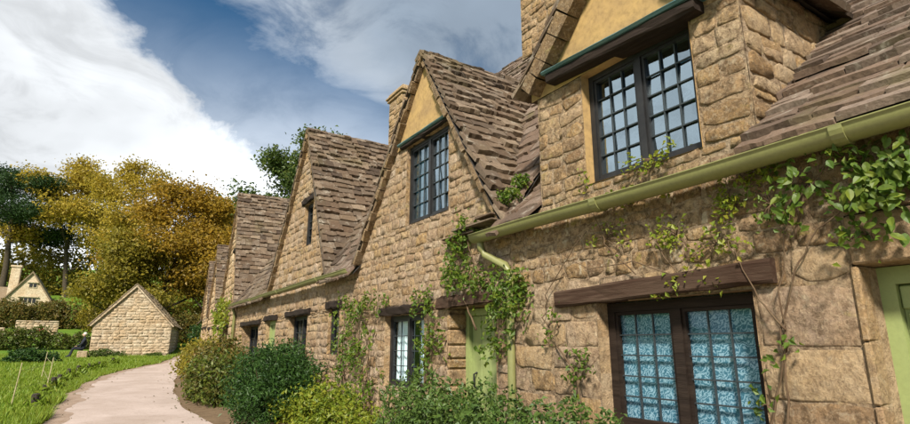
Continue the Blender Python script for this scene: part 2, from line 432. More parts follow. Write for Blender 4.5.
def shave(c):
    """knock some corners off a stone"""
    out = []
    for k in range(len(c)):
        p, a, b = c[k], c[k - 1], c[(k + 1) % len(c)]
        if rnd.random() < .45:
            u, w = rnd.uniform(.08, .3), rnd.uniform(.08, .3)
            out += [(p[0] + (a[0] - p[0]) * u, p[1] + (a[1] - p[1]) * u), (p[0] + (b[0] - p[0]) * w, p[1] + (b[1] - p[1]) * w)]
        else: out.append(p)
    return out
def stone_mesh(poly, mp, h, gap=.007, jit=.012, n=9):
    """rounded, uneven stone standing h proud of the mortar"""
    cx = sum(p[0] for p in poly) / len(poly); cy = sum(p[1] for p in poly) / len(poly)
    # resample the outline
    per = [math.dist(poly[i], poly[(i + 1) % len(poly)]) for i in range(len(poly))]; tot = sum(per)
    pts = []
    off = rnd.random()
    for k in range(n):
        d = (k + off) / n * tot; i = 0
        while d > per[i] and i < len(per) - 1: d -= per[i]; i += 1
        t = min(1, d / max(per[i], 1e-6)); a = poly[i]; b = poly[(i + 1) % len(poly)]
        pts.append((a[0] + (b[0] - a[0]) * t, a[1] + (b[1] - a[1]) * t))
    # keep true corners where possible by snapping the nearest sample
    for c in poly:
        k = min(range(n), key=lambda q: math.dist(pts[q], c))
        if math.dist(pts[k], c) < .6 * tot / n: pts[k] = (c[0] + (cx - c[0]) * .05, c[1] + (cy - c[1]) * .05)
    def ring(ins, hh, jj):
        out = []
        for p in pts:
            dx, dy = cx - p[0], cy - p[1]; L = math.hypot(dx, dy) + 1e-6; t = min(.8, ins / L)
            out.append(mp(p[0] + dx * t + rnd.uniform(-jj, jj), p[1] + dy * t + rnd.uniform(-jj, jj), hh * rnd.uniform(.75, 1.2) if hh > 0 else hh))
        return out
    s_ = min(1, math.sqrt(area(poly)) / .2)
    ex = max(abs(p[0] - cx) for p in pts) + .01; ey = max(abs(p[1] - cy) for p in pts) + .01
    ta, tb = rnd.gauss(0, .28) * h / ex, rnd.gauss(0, .28) * h / ey; mp0 = mp
    mp = lambda a, b, hh: mp0(a, b, hh + ((a - cx) * ta + (b - cy) * tb if hh > 0 else 0))
    v = ring(gap, -.02, 0) + ring(gap + .003, h * .5, jit * .5 * s_) + ring(gap + .017 * s_, h, jit * s_) + [mp(cx + rnd.uniform(-.2, .2) * s_ * .1, cy, h * rnd.uniform(.8, 1.35))]
    f = []
    for r in (0, 1):
        for k in range(n):
            j = (k + 1) % n
            f.append((r * n + k, r * n + j, (r + 1) * n + j, (r + 1) * n + k))
    for k in range(n): f.append((2 * n + k, 2 * n + (k + 1) % n, 3 * n))
    return v, f

def vnoise(x, y, seed=0):
    """cheap smooth noise for mortar relief"""
    return (math.sin(x * 7.3 + seed) * math.sin(y * 9.1 + 1.3 * seed) + .6 * math.sin(x * 17.7 + y * 5.1 + seed) * math.sin(y * 21.3 - x * 3.3) + .35 * math.sin(x * 41 + y * 13) * math.sin(y * 37 - x * 19)) / 1.95

def wall(parent, mp, polys, holes, size, mat, h=.016, maxobj=300, name='wall', mortar=None, hstones=None, cell=.07, view=None, matfn=None):
    """coursed rubble wall on a 2-D outline; mp(a, b, out) gives the world point.
       polys: convex ccw outlines that do not overlap; holes: (a0,a1,b0,b1); size(a,b) -> (course height, stone width)"""
    stones = []; mb = B()
    for poly in polys:
        a0 = min(p[0] for p in poly); a1 = max(p[0] for p in poly); b0 = min(p[1] for p in poly); b1 = max(p[1] for p in poly)
        hs = [q for q in holes if q[0] < a1 and q[1] > a0 and q[2] < b1 and q[3] > b0]
        cuts = sorted({b0, b1} | {z for q in hs for z in q[2:] if b0 < z < b1})
        for za, zb in zip(cuts, cuts[1:]):
            zm = (za + zb) / 2
            segs = [(a0, a1)]
            for q in hs:
                if q[2] < zm < q[3]:
                    ns = []
                    for s0, s1 in segs:
                        if q[1] <= s0 or q[0] >= s1: ns.append((s0, s1)); continue
                        if q[0] > s0: ns.append((s0, q[0]))
                        if q[1] < s1: ns.append((q[1], s1))
                    segs = ns
            for s0, s1 in segs:
                # mortar bed
                na = max(1, int((s1 - s0) / cell)); nb = max(1, int((zb - za) / cell))
                for i in range(na):
                    for j in range(nb):
                        c = [(s0 + (s1 - s0) * x / na, za + (zb - za) * y / nb) for x, y in ((i, j), (i + 1, j), (i + 1, j + 1), (i, j + 1))]
                        c = clip(c, poly)
                        if len(c) >= 3: mb.poly([mp(p[0], p[1], .002 + .0055 * vnoise(*p) + .003 * vnoise(p[0] * 3.1, p[1] * 2.7, 5)) for p in c])
                # courses; sizes may differ from place to place
                z = za
                while z < zb - 1e-4:
                    ch, _ = size((s0 + s1) / 2, z)
                    ch *= rnd.uniform(.75, 1.3)
                    if zb - z - ch < .5 * ch: ch = zb - z
                    a = s0; top = z + ch
                    while a < s1 - 1e-4:
                        hh, w = size(a, z); w *= rnd.uniform(.55, 1.5)
                        if s1 - a - w < .5 * w: w = s1 - a
                        pieces = [(a, a + w, z, top)]
                        if ch > .17 and rnd.random() < .18 and hh < .2:            # now and then two thin stones fill a course
                            m_ = z + ch * rnd.uniform(.35, .65); pieces = [(a, a + w, z, m_), (a, a + w, m_, top)]
                        for (p0, p1, r0, r1) in pieces:
                            t = lambda: rnd.uniform(-.02, .02)
                            e = .25 if ch > .24 else 1.
                            c = [(p0 + t() * e, r0 + t() * e), (p1 + t() * e, r0 + t() * e), (p1 + t() * e, r1 + t() * e), (p0 + t() * e, r1 + t() * e)]
                            c = shave(c)
                            c = clip(c, [(s0, za), (s1, za), (s1, zb), (s0, zb)])
                            c = clip(c, poly) if len(c) >= 3 else []
                            if len(c) >= 3 and area(c) > .003: stones.append(c)
                        a += w
                    z = top
    w = mk(name, mb.vf(), mortar or M['mortar'], parent)
    def rank(c):
        cx = sum(p[0] for p in c) / len(c); cy = sum(p[1] for p in c) / len(c)
        P = mp(cx, cy, 0)
        vis = 1 if P.z > .55 + gz(0, P.y) * .6 else .2
        return -area(c) / (P - camo.location).length_squared * vis
    stones.sort(key=rank)
    rest = B()
    for k, c in enumerate(stones):
        cx = sum(p[0] for p in c) / len(c); cy = sum(p[1] for p in c) / len(c)
        hh = h * rnd.uniform(.5, 1.35)
        ar = area(c)
        vf = stone_mesh(c, mp, hh, n=10 if k < maxobj else 8)
        mt = matfn(cx, cy, ar) if matfn else mat
        if k < maxobj: mk('stone', vf, mt, w, smooth=True)
        else: rest.add(vf)
    if rest.v: mk('small_stones', rest.vf(), mat, w, smooth=True, kind='stuff')
    return w

# tiles share twelve slabs
def slab(seed):
    r = random.Random(seed); n = 5
    lo = [(-.5 + k / (n - 1), r.uniform(-.07, .05)) for k in range(n)]
    up = [(.5, 1.0), (-.5, 1.0)]
    ring = [(x * (1 - .02 * r.random()), y) for x, y in lo] + up
    v = []; m = len(ring)
    for z in (0, 1):
        for x, y in ring:
            v.append((x + (.012 if z and x < 0 else -.012 if z and x > 0 else 0), y + (.03 if z and y < .5 else 0), z + (r.uniform(-.22, .12) if z else r.uniform(-.1, .1))))
    f = [tuple(range(m - 1, -1, -1)), tuple(range(m, 2 * m))] + [(k, (k + 1) % m, m + (k + 1) % m, m + k) for k in range(m)]
    return v, f
SLABS = {}
def slab_mesh(i, mat):
    if (i, mat.name) not in SLABS:
        v, f = slab(i); me = bpy.data.meshes.new('tile'); me.from_pydata(v, [], f); me.materials.append(mat); me.update()
        SLABS[(i, mat.name)] = me
    return SLABS[(i, mat.name)]

def tile_roof(parent, P0, U, V, vlen, urange, mat=None, c0=.21, c1=.14, wid=.27, th=.026, maxobj=300, name='roof', skip=None, deck=True, sag=0.):
    """stone slates laid in courses that get smaller towards the ridge"""
    mat = mat or M['tile']
    U = U.normalized(); V = V.normalized(); N = U.cross(V).normalized()
    if N.z < 0: N = -N
    roof = parent
    if deck:
        b = B(); ks = 6
        for k in range(ks):
            va, vb = vlen * k / ks, vlen * (k + 1) / ks
            ua, ub = urange(va), urange(vb)
            b.poly([P0 + U * ua[0] + V * va - N * .012, P0 + U * ua[1] + V * va - N * .012, P0 + U * ub[1] + V * vb - N * .012, P0 + U * ub[0] + V * vb - N * .012])
        roof = mk(name, b.vf(), M['dark'], parent)
    tiles = []
    v = -.10; row = 0
    while v < vlen - .03:
        t = max(0, v) / vlen; ch = (c0 + (c1 - c0) * t) * rnd.uniform(.92, 1.08)
        lo, hi = urange(min(max(v + ch * .5, 0), vlen))
        u = lo - rnd.uniform(0, .15)
        while u < hi - .03:
            w = wid * (1.15 - .35 * t) * rnd.uniform(.6, 1.5)
            a = max(u, lo - rnd.uniform(0, .02)); e = min(u + w, hi + .05)
            if e - a > .06:
                tiles.append(((a + e) / 2, v + rnd.uniform(-.012, .012), (e - a) * 1.005, ch * 1.75, th * rnd.uniform(.75, 1.35), rnd.gauss(0, .012), rnd.gauss(0, .01)))
            u += w
        v += ch; row += 1
    rest = B()
    for k, (uc, v, w, ln, t, rz, rx) in enumerate(tiles):
        if v + ln > vlen + .06: ln = vlen + .06 - v
        if ln < .05: continue
        P = P0 + U * uc + V * v + N * (t * 1.15 + .006 - (sag * math.sin(math.pi * max(0, min(1, v / vlen)))))
        if skip and skip(P): continue
        tilt = -(t * 1.1) / max(ln, .1) * 1.0 + rx
        V2 = (V * math.cos(tilt) + N * math.sin(tilt)); N2 = U.cross(V2)
        if N2.dot(N) < 0: N2 = -N2
        U2 = U * math.cos(rz) + V2 * math.sin(rz); V3 = V2 * math.cos(rz) - U * math.sin(rz)
        if U2.cross(V3).dot(N2) < 0: U2 = -U2
        mt = Matrix(((U2.x * w, V3.x * ln, N2.x * t, 0), (U2.y * w, V3.y * ln, N2.y * t, 0), (U2.z * w, V3.z * ln, N2.z * t, 0), (0, 0, 0, 1)))
        i = rnd.randrange(12)
        if k < maxobj:
            o = bpy.data.objects.new('tile', slab_mesh(i, mat)); COL.objects.link(o); o.parent = roof
            mt.translation = P - ORG[roof]; o.matrix_basis = mt
        else:
            mt.translation = P; vv, ff = slab(i); rest.add(([mt @ Vector(x) for x in vv], ff))
    if rest.v: mk('tile_field', rest.vf(), mat, roof, kind='stuff')
    return roof
# ------------------------------------------------------------------ ground, path, bed
def interp(tab, y):
    for (a, xa), (b, xb) in zip(tab, tab[1:]):
        if a <= y <= b: return xa + (xb - xa) * (y - a) / (b - a)
    return tab[0][1] if y < tab[0][0] else tab[-1][1]
PL = [(-12, -1.7), (0, -1.4), (8, -.95), (12.6, -.70), (16.8, -.62), (20.8, -.25), (24.5, .35), (27.5, 1.2), (31, 2.55), (37, 4.0), (45, 6.5), (55, 10)]
PR = [(-12, 2.5), (0, 2.4), (8, 2.15), (11.4, 1.78), (14.4, 1.68), (18.7, 2.0), (23, 2.55), (26.8, 3.15), (33, 4.35), (39, 5.6), (46, 8.2), (55, 12.5)]
def build_ground():
    ys = list(np.arange(-40, 100, 1.0)) + list(np.arange(100, 420, 10.))
    xs = [-400, -250, -150, -100, -70, -50, -40, -30, -22, -16, -12, -9, -6, -4, -2, 0, 2, 4, 6, 9, 12, 16, 22, 30, 40, 60, 90, 150, 250, 400]
    v = [(x, y, gz(x, y)) for y in ys for x in xs]; n = len(xs)
    f = [(j * n + i, j * n + i + 1, (j + 1) * n + i + 1, (j + 1) * n + i) for j in range(len(ys) - 1) for i in range(n - 1)]
    o = mk('ground', (v, f), M['ground'], smooth=True); tag(o, kind='structure')
    v = []; f = []; yy = np.arange(-12, 55, .5)
    for y in yy:
        l = interp(PL, y) + .07 * math.sin(y * 2.1) + .05 * math.sin(y * 5.3); r = interp(PR, y) + .06 * math.sin(y * 1.7 + 1)
        for k in range(5):
            t = k / 4; v.append((l + (r - l) * t, y, gz(0, y) + .012 + .03 * math.sin(math.pi * t)))
    f = [(j * 5 + i, j * 5 + i + 1, (j + 1) * 5 + i + 1, (j + 1) * 5 + i) for j in range(len(yy) - 1) for i in range(4)]
    o = mk('path', (v, f), M['path'], smooth=True); tag(o, kind='structure')
    v = []; yy = np.arange(-12, 45, .2)
    for y in yy:
        l = interp(PL, y) + .07 * math.sin(y * 2.1) + .05 * math.sin(y * 5.3); w = .36 + .07 * math.sin(y * 1.3) * math.sin(y * .47) + rnd.uniform(-.05, .05); r = interp(PR, y) + .06 * math.sin(y * 1.7 + 1); zz = lambda x: gz(0, y) + .012 + .03 * math.sin(math.pi * max(0, (x - l) / (r - l)))
        v += [(l - .12 + rnd.uniform(-.05, .03), y, gz(0, y) + .010), (l + w * .5, y, zz(l + w * .5) + .005), (l + w, y, zz(l + w) + .001)]
    f = [(j * 3 + i, j * 3 + i + 1, (j + 1) * 3 + i + 1, (j + 1) * 3 + i) for j in range(len(yy) - 1) for i in range(2)]
    o = mk('gravel_verge', (v, f), M['verge_soil'], smooth=True); tag(o, kind='structure')
    v = []
    yy = np.arange(-12, 32, .5)
    for y in yy:
        r = interp(PR, y) - .05
        v += [(r, y, gz(0, y) + .006), ((r + 3.75) / 2, y, gz(0, y) + .10), (3.75 + max(0, y - 19) * .07, y, gz(0, y) + .13)]
    f = [(j * 3 + i, j * 3 + i + 1, (j + 1) * 3 + i + 1, (j + 1) * 3 + i) for j in range(len(yy) - 1) for i in range(2)]
    o = mk('flower_bed', (v, f), M['soil'], smooth=True); tag(o, kind='structure')
build_ground()

# ------------------------------------------------------------------ cottage pieces
EZ = 2.95
def reveal(parent, F, s0, s1, z0, z1, depth, mat, name='reveal', sill=True):
    b = B(); n = 7
    def strip(p, q):
        for k in range(n):
            t0, t1 = k / n, (k + 1) / n
            a = [p[i] + (q[i] - p[i]) * t0 for i in (0, 1)]; c = [p[i] + (q[i] - p[i]) * t1 for i in (0, 1)]
            j = lambda x: .006 * vnoise(x[0] * 3, x[1] * 3, 2)
            b.poly([F(a[0], -.012 + j(a), a[1]), F(c[0], -.012 + j(c), c[1]), F(c[0], depth, c[1]), F(a[0], depth, a[1])])
    strip((s0, z0), (s0, z1)); strip((s1, z1), (s1, z0)); strip((s0, z1), (s1, z1))
    if sill: strip((s1, z0), (s0, z0))
    return mk(name, b.vf(), mat, parent)

def window(cot, F, s0, s1, z0, z1, q=.1, lights=2, cols=3, rows=5, fw=.055, glass='glass', bars=True, curtain=None, frame='frame', tiltp=.028, open_=None):
    """timber window: outer frame > mullion, casements, lead bars and panes"""
    b = B()
    d = .07
    b.box(F, s0, s0 + fw, q, q + d, z0, z1); b.box(F, s1 - fw, s1, q, q + d, z0, z1)
    b.box(F, s0 + fw, s1 - fw, q, q + d, z0, z0 + fw); b.box(F, s0 + fw, s1 - fw, q, q + d, z1 - fw, z1)
    w = mk('window', b.vf(), M[frame], cot)
    mw = fw * 1.1
    wid = (s1 - s0 - 2 * fw - mw * (lights - 1)) / lights
    for k in range(lights - 1):
        a = s0 + fw + wid * (k + 1) + mw * k
        c = B(); c.box(F, a, a + mw, q - .006, q + d, z0 + fw + .001, z1 - fw - .001); mk('mullion', c.vf(), M[frame], w)
    for k in range(lights):
        a0 = s0 + fw + (wid + mw) * k; a1 = a0 + wid; c0, c1 = z0 + fw, z1 - fw
        cf = .028; qq = q + .012
        c = B()
        c.box(F, a0 + .002, a0 + cf, qq, qq + .035, c0 + .002, c1 - .002); c.box(F, a1 - cf, a1 - .002, qq, qq + .035, c0 + .002, c1 - .002)
        c.box(F, a0 + cf, a1 - cf, qq, qq + .035, c0 + .002, c0 + cf); c.box(F, a0 + cf, a1 - cf, qq, qq + .035, c1 - cf, c1 - .002)
        mk('casement', c.vf(), M[frame], w)
        g0, g1, h0, h1 = a0 + cf, a1 - cf, c0 + cf, c1 - cf
        bw = .0055; qb = qq + .012
        if bars:
            for i in range(1, cols):
                x = g0 + (g1 - g0) * i / cols + rnd.uniform(-.003, .003)
                e = B(); e.box(F, x - bw, x + bw, qb, qb + .016, h0, h1); mk('glazing_bar', e.vf(), M['lead'], w)
            for j in range(1, rows):
                z = h0 + (h1 - h0) * j / rows + rnd.uniform(-.003, .003)
                e = B(); e.box(F, g0, g1, qb - .002, qb + .014, z - bw, z + bw); mk('glazing_bar', e.vf(), M['lead'], w)
        for i in range(cols):
            for j in range(rows):
                x0, x1 = g0 + (g1 - g0) * i / cols, g0 + (g1 - g0) * (i + 1) / cols
                y0, y1 = h0 + (h1 - h0) * j / rows, h0 + (h1 - h0) * (j + 1) / rows
                tx, tz = rnd.gauss(0, tiltp), rnd.gauss(0, tiltp)
                qf = lambda x, z: qb + .02 + tx * (x - (x0 + x1) / 2) + tz * (z - (y0 + y1) / 2)
                m = [(x0, y0), (x1, y0), (x1, y1), (x0, y1)]
                e = B(); e.hexa([F(x, qf(x, z), z) for x, z in m] + [F(x, qf(x, z) + .003, z) for x, z in m])
                mk('pane', e.vf(), M[glass], w)
    if curtain:
        for (f0, f1, mname) in curtain:
            v = []; n = 36; off = .075 if mname == 'lace' else .11; a0, a1 = s0 + (s1 - s0) * f0, s0 + (s1 - s0) * f1
            for k in range(n + 1):
                x = a0 + (a1 - a0) * k / n; dq = (.004 if mname == 'lace' else 1) * (.018 * math.sin(k * 1.25) + .008 * math.sin(k * 2.9))
                v += [F(x, q + off + dq, z0 - .02), F(x, q + off + dq * .6, z1 + .02)]
            f = [(2 * k, 2 * k + 2, 2 * k + 3, 2 * k + 1) for k in range(n)]
            mk('curtain', (v, f), M[mname], w, smooth=True)
    return w

def beam(cot, name, F, s0, s1, q0, q1, z0, z1, mat, tilt=0., n=9, rough=.008):
    """rough-hewn bar: an uneven box cut in n slices"""
    v = []; f = []
    for k in range(n + 1):
        t = k / n; s = s0 + (s1 - s0) * t; dz = tilt * (t - .5)
        r = lambda: rnd.uniform(-rough, rough)
        c = .018
        ring = [(q0 + c, z0), (q0, z0 + c), (q0, z1 - c), (q0 + c, z1), (q1, z1), (q1, z0)]
        v += [F(s, a + (r() if i < 4 else 0), b + dz + r()) for i, (a, b) in enumerate(ring)]
    for k in range(n):
        for i in range(6):
            j = (i + 1) % 6; f.append((k * 6 + i, k * 6 + j, (k + 1) * 6 + j, (k + 1) * 6 + i))
    f += [tuple(range(5, -1, -1)), tuple(n * 6 + i for i in range(6))]
    return mk(name, (v, f), M[mat], cot)

def gutter(cot, F, s0, s1, z, q=-.13, r=.062, name='gutter', drop=0., joints=()):
    """half-round gutter with rolled lip, sockets and brackets"""
    v = []; f = []; n = 14; ks = int((s1 - s0) / .25) + 2
    prof = [(r * math.cos(a), r * math.sin(a)) for a in np.linspace(math.pi, 2 * math.pi, n)]
    prof = [(-r - .008, .012), (-r - .012, .004)] + prof + [(r + .006, .012)]
    inner = [(x * .9, y * .9 + .004) for x, y in reversed(prof[2:-1])]
    ring = prof + inner; m = len(ring)
    for k in range(ks + 1):
        s = s0 + (s1 - s0) * k / ks; dz = drop * (k / ks) + .006 * math.sin(s * 1.9)
        v += [F(s, q + x, z + y + dz) for x, y in ring]
    for k in range(ks):
        for i in range(m):
            j = (i + 1) % m; f.append((k * m + i, (k + 1) * m + i, (k + 1) * m + j, k * m + j))
    f += [tuple(range(m)), tuple(ks * m + i for i in range(m - 1, -1, -1))]
    g = mk(name, (v, f), M['gutter'], cot, smooth=True)
    for s in joints:
        b = B(); t = (s - s0) / (s1 - s0); dz = drop * t + .006 * math.sin(s * 1.9); r2 = r + .012
        pr = [(r2 * math.cos(a), r2 * math.sin(a)) for a in np.linspace(math.pi * .97, 2.03 * math.pi, 12)]
        vv = []; 
        for sx in (s - .035, s + .035):
            for rr in (1, .86): vv += [F(sx, q + x * rr, z + y * rr + dz) for x, y in pr]
        ff = []
        for i in range(11):
            ff += [(i, i + 1, 24 + i + 1, 24 + i), (12 + i, 36 + i, 36 + i + 1, 12 + i + 1), (i, 12 + i, 12 + i + 1, i + 1), (24 + i, 24 + i + 1, 36 + i + 1, 36 + i)]
        mk('gutter_joint', (vv, ff), M['gutter'], g, smooth=False)
    return g

def dormer_roof(cot, F, right, apex, left, tanm, ov=.10, wid=.26, maxobj=300, ridge=True, far=False, mat=None, th=.046, c0=.17, vt=0.):
    for side, (s, z) in (('r', right), ('l', left)):
        P0 = F(s, -ov, z); A = F(apex[0], -ov, apex[1]); V = (A - P0); ln = V.length
        dz = apex[1] - z
        ur = lambda v, z=z, dz=dz, ln=ln: (0, ov + max(.06, (z + dz * v / ln - EZ) / tanm + .1))
        tile_roof(cot, P0, F.i, V, ln, ur, mat, c0=c0, c1=.13, wid=wid, th=th, maxobj=maxobj if side == 'r' else 0, name='dormer_roof')
        # verge stones bedded along the gable edge
        if not far or side == 'r':
            Vn = V.normalized(); Nn = F.i.cross(Vn)
            if Nn.z < 0: Nn = -Nn
            d = .02
            while d < ln - .05:
                L = rnd.uniform(.16, .3); t = rnd.uniform(.05, .085) + vt; fwd = rnd.uniform(-.03, .02)
                e = min(d + L, ln); b = B()
                c = []
                for nn in (-.014 - t, -.014):
                    for (dd, qq) in ((d + .006, fwd), (e - .006, fwd), (e - .006, ov + .1), (d + .006, ov + .1)):
                        c.append(P0 + Vn * (dd + rnd.uniform(-.008, .008)) + F.i * (qq + rnd.uniform(-.012, .012) * (qq < .05)) + Nn * (nn + rnd.uniform(-.008, .008) * (nn < -.02)))
                b.hexa(c); mk('verge_stone', b.vf(), M['verge'], cot); d = e
    if ridge:
        qm = (apex[1] - EZ) / tanm; q = -ov - .04
        ang = math.atan2(apex[1] - right[1], apex[0] - right[0])
        while q < qm:
            L = rnd.uniform(.3, .42); e = q + L; w = .13; h = w * math.sin(ang); x = w * math.cos(ang); t = .035
            zz = apex[1] + .055 + rnd.uniform(-.012, .012); tl = rnd.uniform(-.01, .01)
            pr = [(-x, -h), (-.012, 0), (.012, 0), (x, -h), (x * .8, -h - .02), (0, -t), (-x * .8, -h - .02)]
            vv = [F(apex[0] + a, qq, zz + c + (tl if qq == e else 0)) for qq in (q + .004, e - .004) for a, c in pr]; m = 7
            ff = [tuple(range(m)), tuple(range(2 * m - 1, m - 1, -1))] + [(i, m + i, m + (i + 1) % m, (i + 1) % m) for i in range(m)]
            mk('ridge_tile', (vv, ff), M['tile'], cot); q = e

def shell(cot, F, s0, s1, tanm, ends=(), depth=6.8):
    """rear wall, rear slope and the roof underlay that close the cottage"""
    qr = depth / 2; zr = EZ + qr * tanm
    b = B(); b.poly([F(s0, depth, 0), F(s1, depth, 0), F(s1, depth, EZ), F(s0, depth, EZ)]); mk('rear_wall', b.vf(), M['mortar'], cot)
    b = B(); b.box(F, s0, s1, 0, .05, 0, .05)
    b = B(); b.poly([F(s0, qr, zr - .03), F(s1, qr, zr - .03), F(s1, depth + .1, EZ - .1), F(s0, depth + .1, EZ - .1)]); mk('rear_roof', b.vf(), M['tile'], cot)
    for s in ends:
        b = B(); b.poly([F(s, 0.02, 0), F(s, depth, 0), F(s, depth, EZ), F(s, qr, zr - .06), F(s, 0.02, EZ)]); mk('end_wall', b.vf(), M['mortar'], cot)

def main_roof(cot, F, ur, tanm, mat=None, maxobj=300, vtop=None, wid=.3, c0=.22, c1=.15, ridge=None, depth=6.8, th=.03):
    qr = depth / 2; ov = .13
    P0 = F(0, -ov, EZ - ov * tanm + .02); T = F(0, qr, EZ + qr * tanm); V = T - P0; ln = V.length
    zf = lambda v: P0.z + (T.z - P0.z) * v / ln
    r = tile_roof(cot, P0, F.d, V, ln, lambda v: ur(zf(v)), mat, c0=c0, c1=c1, wid=wid, th=th, maxobj=maxobj, name='roof')
    if ridge:
        s = ridge[0]
        while s < ridge[1]:
            e = s + rnd.uniform(.35, .5); zz = T.z + .05 + rnd.uniform(-.012, .012)
            vv = [F(ss + d, qr + a, zz + c) for ss, d in ((s, .004), (e, -.004)) for a, c in ((-.12, -.14), (0, 0), (.12, -.14), (.1, -.17), (0, -.04), (-.1, -.17))]
            ff = [tuple(range(6)), tuple(range(11, 5, -1))] + [(i, 6 + i, 6 + (i + 1) % 6, (i + 1) % 6) for i in range(6)]
            mk('ridge_tile', (vv, ff), M['tile_moss'], r); s = e
    return r

def chimney(cot, F, s0, s1, q0, q1, z0, z1):
    mp1 = lambda a, b_, h: F(a, q0 - h, b_)
    c = wall(cot, mp1, [[(s0, z0), (s1, z0), (s1, z1), (s0, z1)]], [], lambda a, z: (.17, .34), M['stone'], name='chimney', maxobj=60)
    mp2 = lambda a, b_, h: F(s0 - h, a, b_)
    mp3 = lambda a, b_, h: F(s1 + h, a, b_)
    wall_into(c, mp2, [(q0, z0), (q1, z0), (q1, z1), (q0, z1)])
    wall_into(c, mp3, [(q0, z0), (q1, z0), (q1, z1), (q0, z1)])
    b = B(); b.poly([F(s0, q1, z0), F(s1, q1, z0), F(s1, q1, z1), F(s0, q1, z1)]); mk('chimney_back', b.vf(), M['mortar'], c)
    for dz, e, h in ((0, .06, .09), (.09, .1, .07), (.16, .03, .12)):
        b = B(); b.box(F, s0 - e, s1 + e, q0 - e, q1 + e, z1 + dz + .001, z1 + dz + h, bev=.015); mk('chimney_cap', b.vf(), M['stone_pale'], c)
def wall_into(parent, mp, poly):
    """another face of the same masonry, stones parented to the first"""
    b = B(); b.poly([mp(p[0], p[1], 0) for p in poly]); mk('masonry_face', b.vf(), M['mortar'], parent)
    a0, a1 = min(p[0] for p in poly), max(p[0] for p in poly); z = min(p[1] for p in poly); z1 = max(p[1] for p in poly)
    while z < z1 - .01:
        t = min(z + rnd.uniform(.12, .22), z1)
        if z1 - t < .06: t = z1
        a = a0
        while a < a1 - .01:
            e = min(a + rnd.uniform(.2, .45), a1)
            if a1 - e < .1: e = a1
            c = clip([(a, z), (e, z), (e, t), (a, t)], poly)
            if len(c) >= 3 and area(c) > .003: mk('stone', stone_mesh(c, mp, .014), M['stone'], parent, smooth=True)
            a = e
        z = t

def fmap(F): return lambda a, b_, h: F(a, -h, b_)
rect = lambda a0, a1, b0, b1: [(a0, b0), (a1, b0), (a1, b1), (a0, b1)]

def downpipe(cot, F, pts, r=.04):
    v = tube([F(*p) for p in pts], r, 10)
    d = mk('downpipe', v, M['gutter'], cot, smooth=True)
    return d

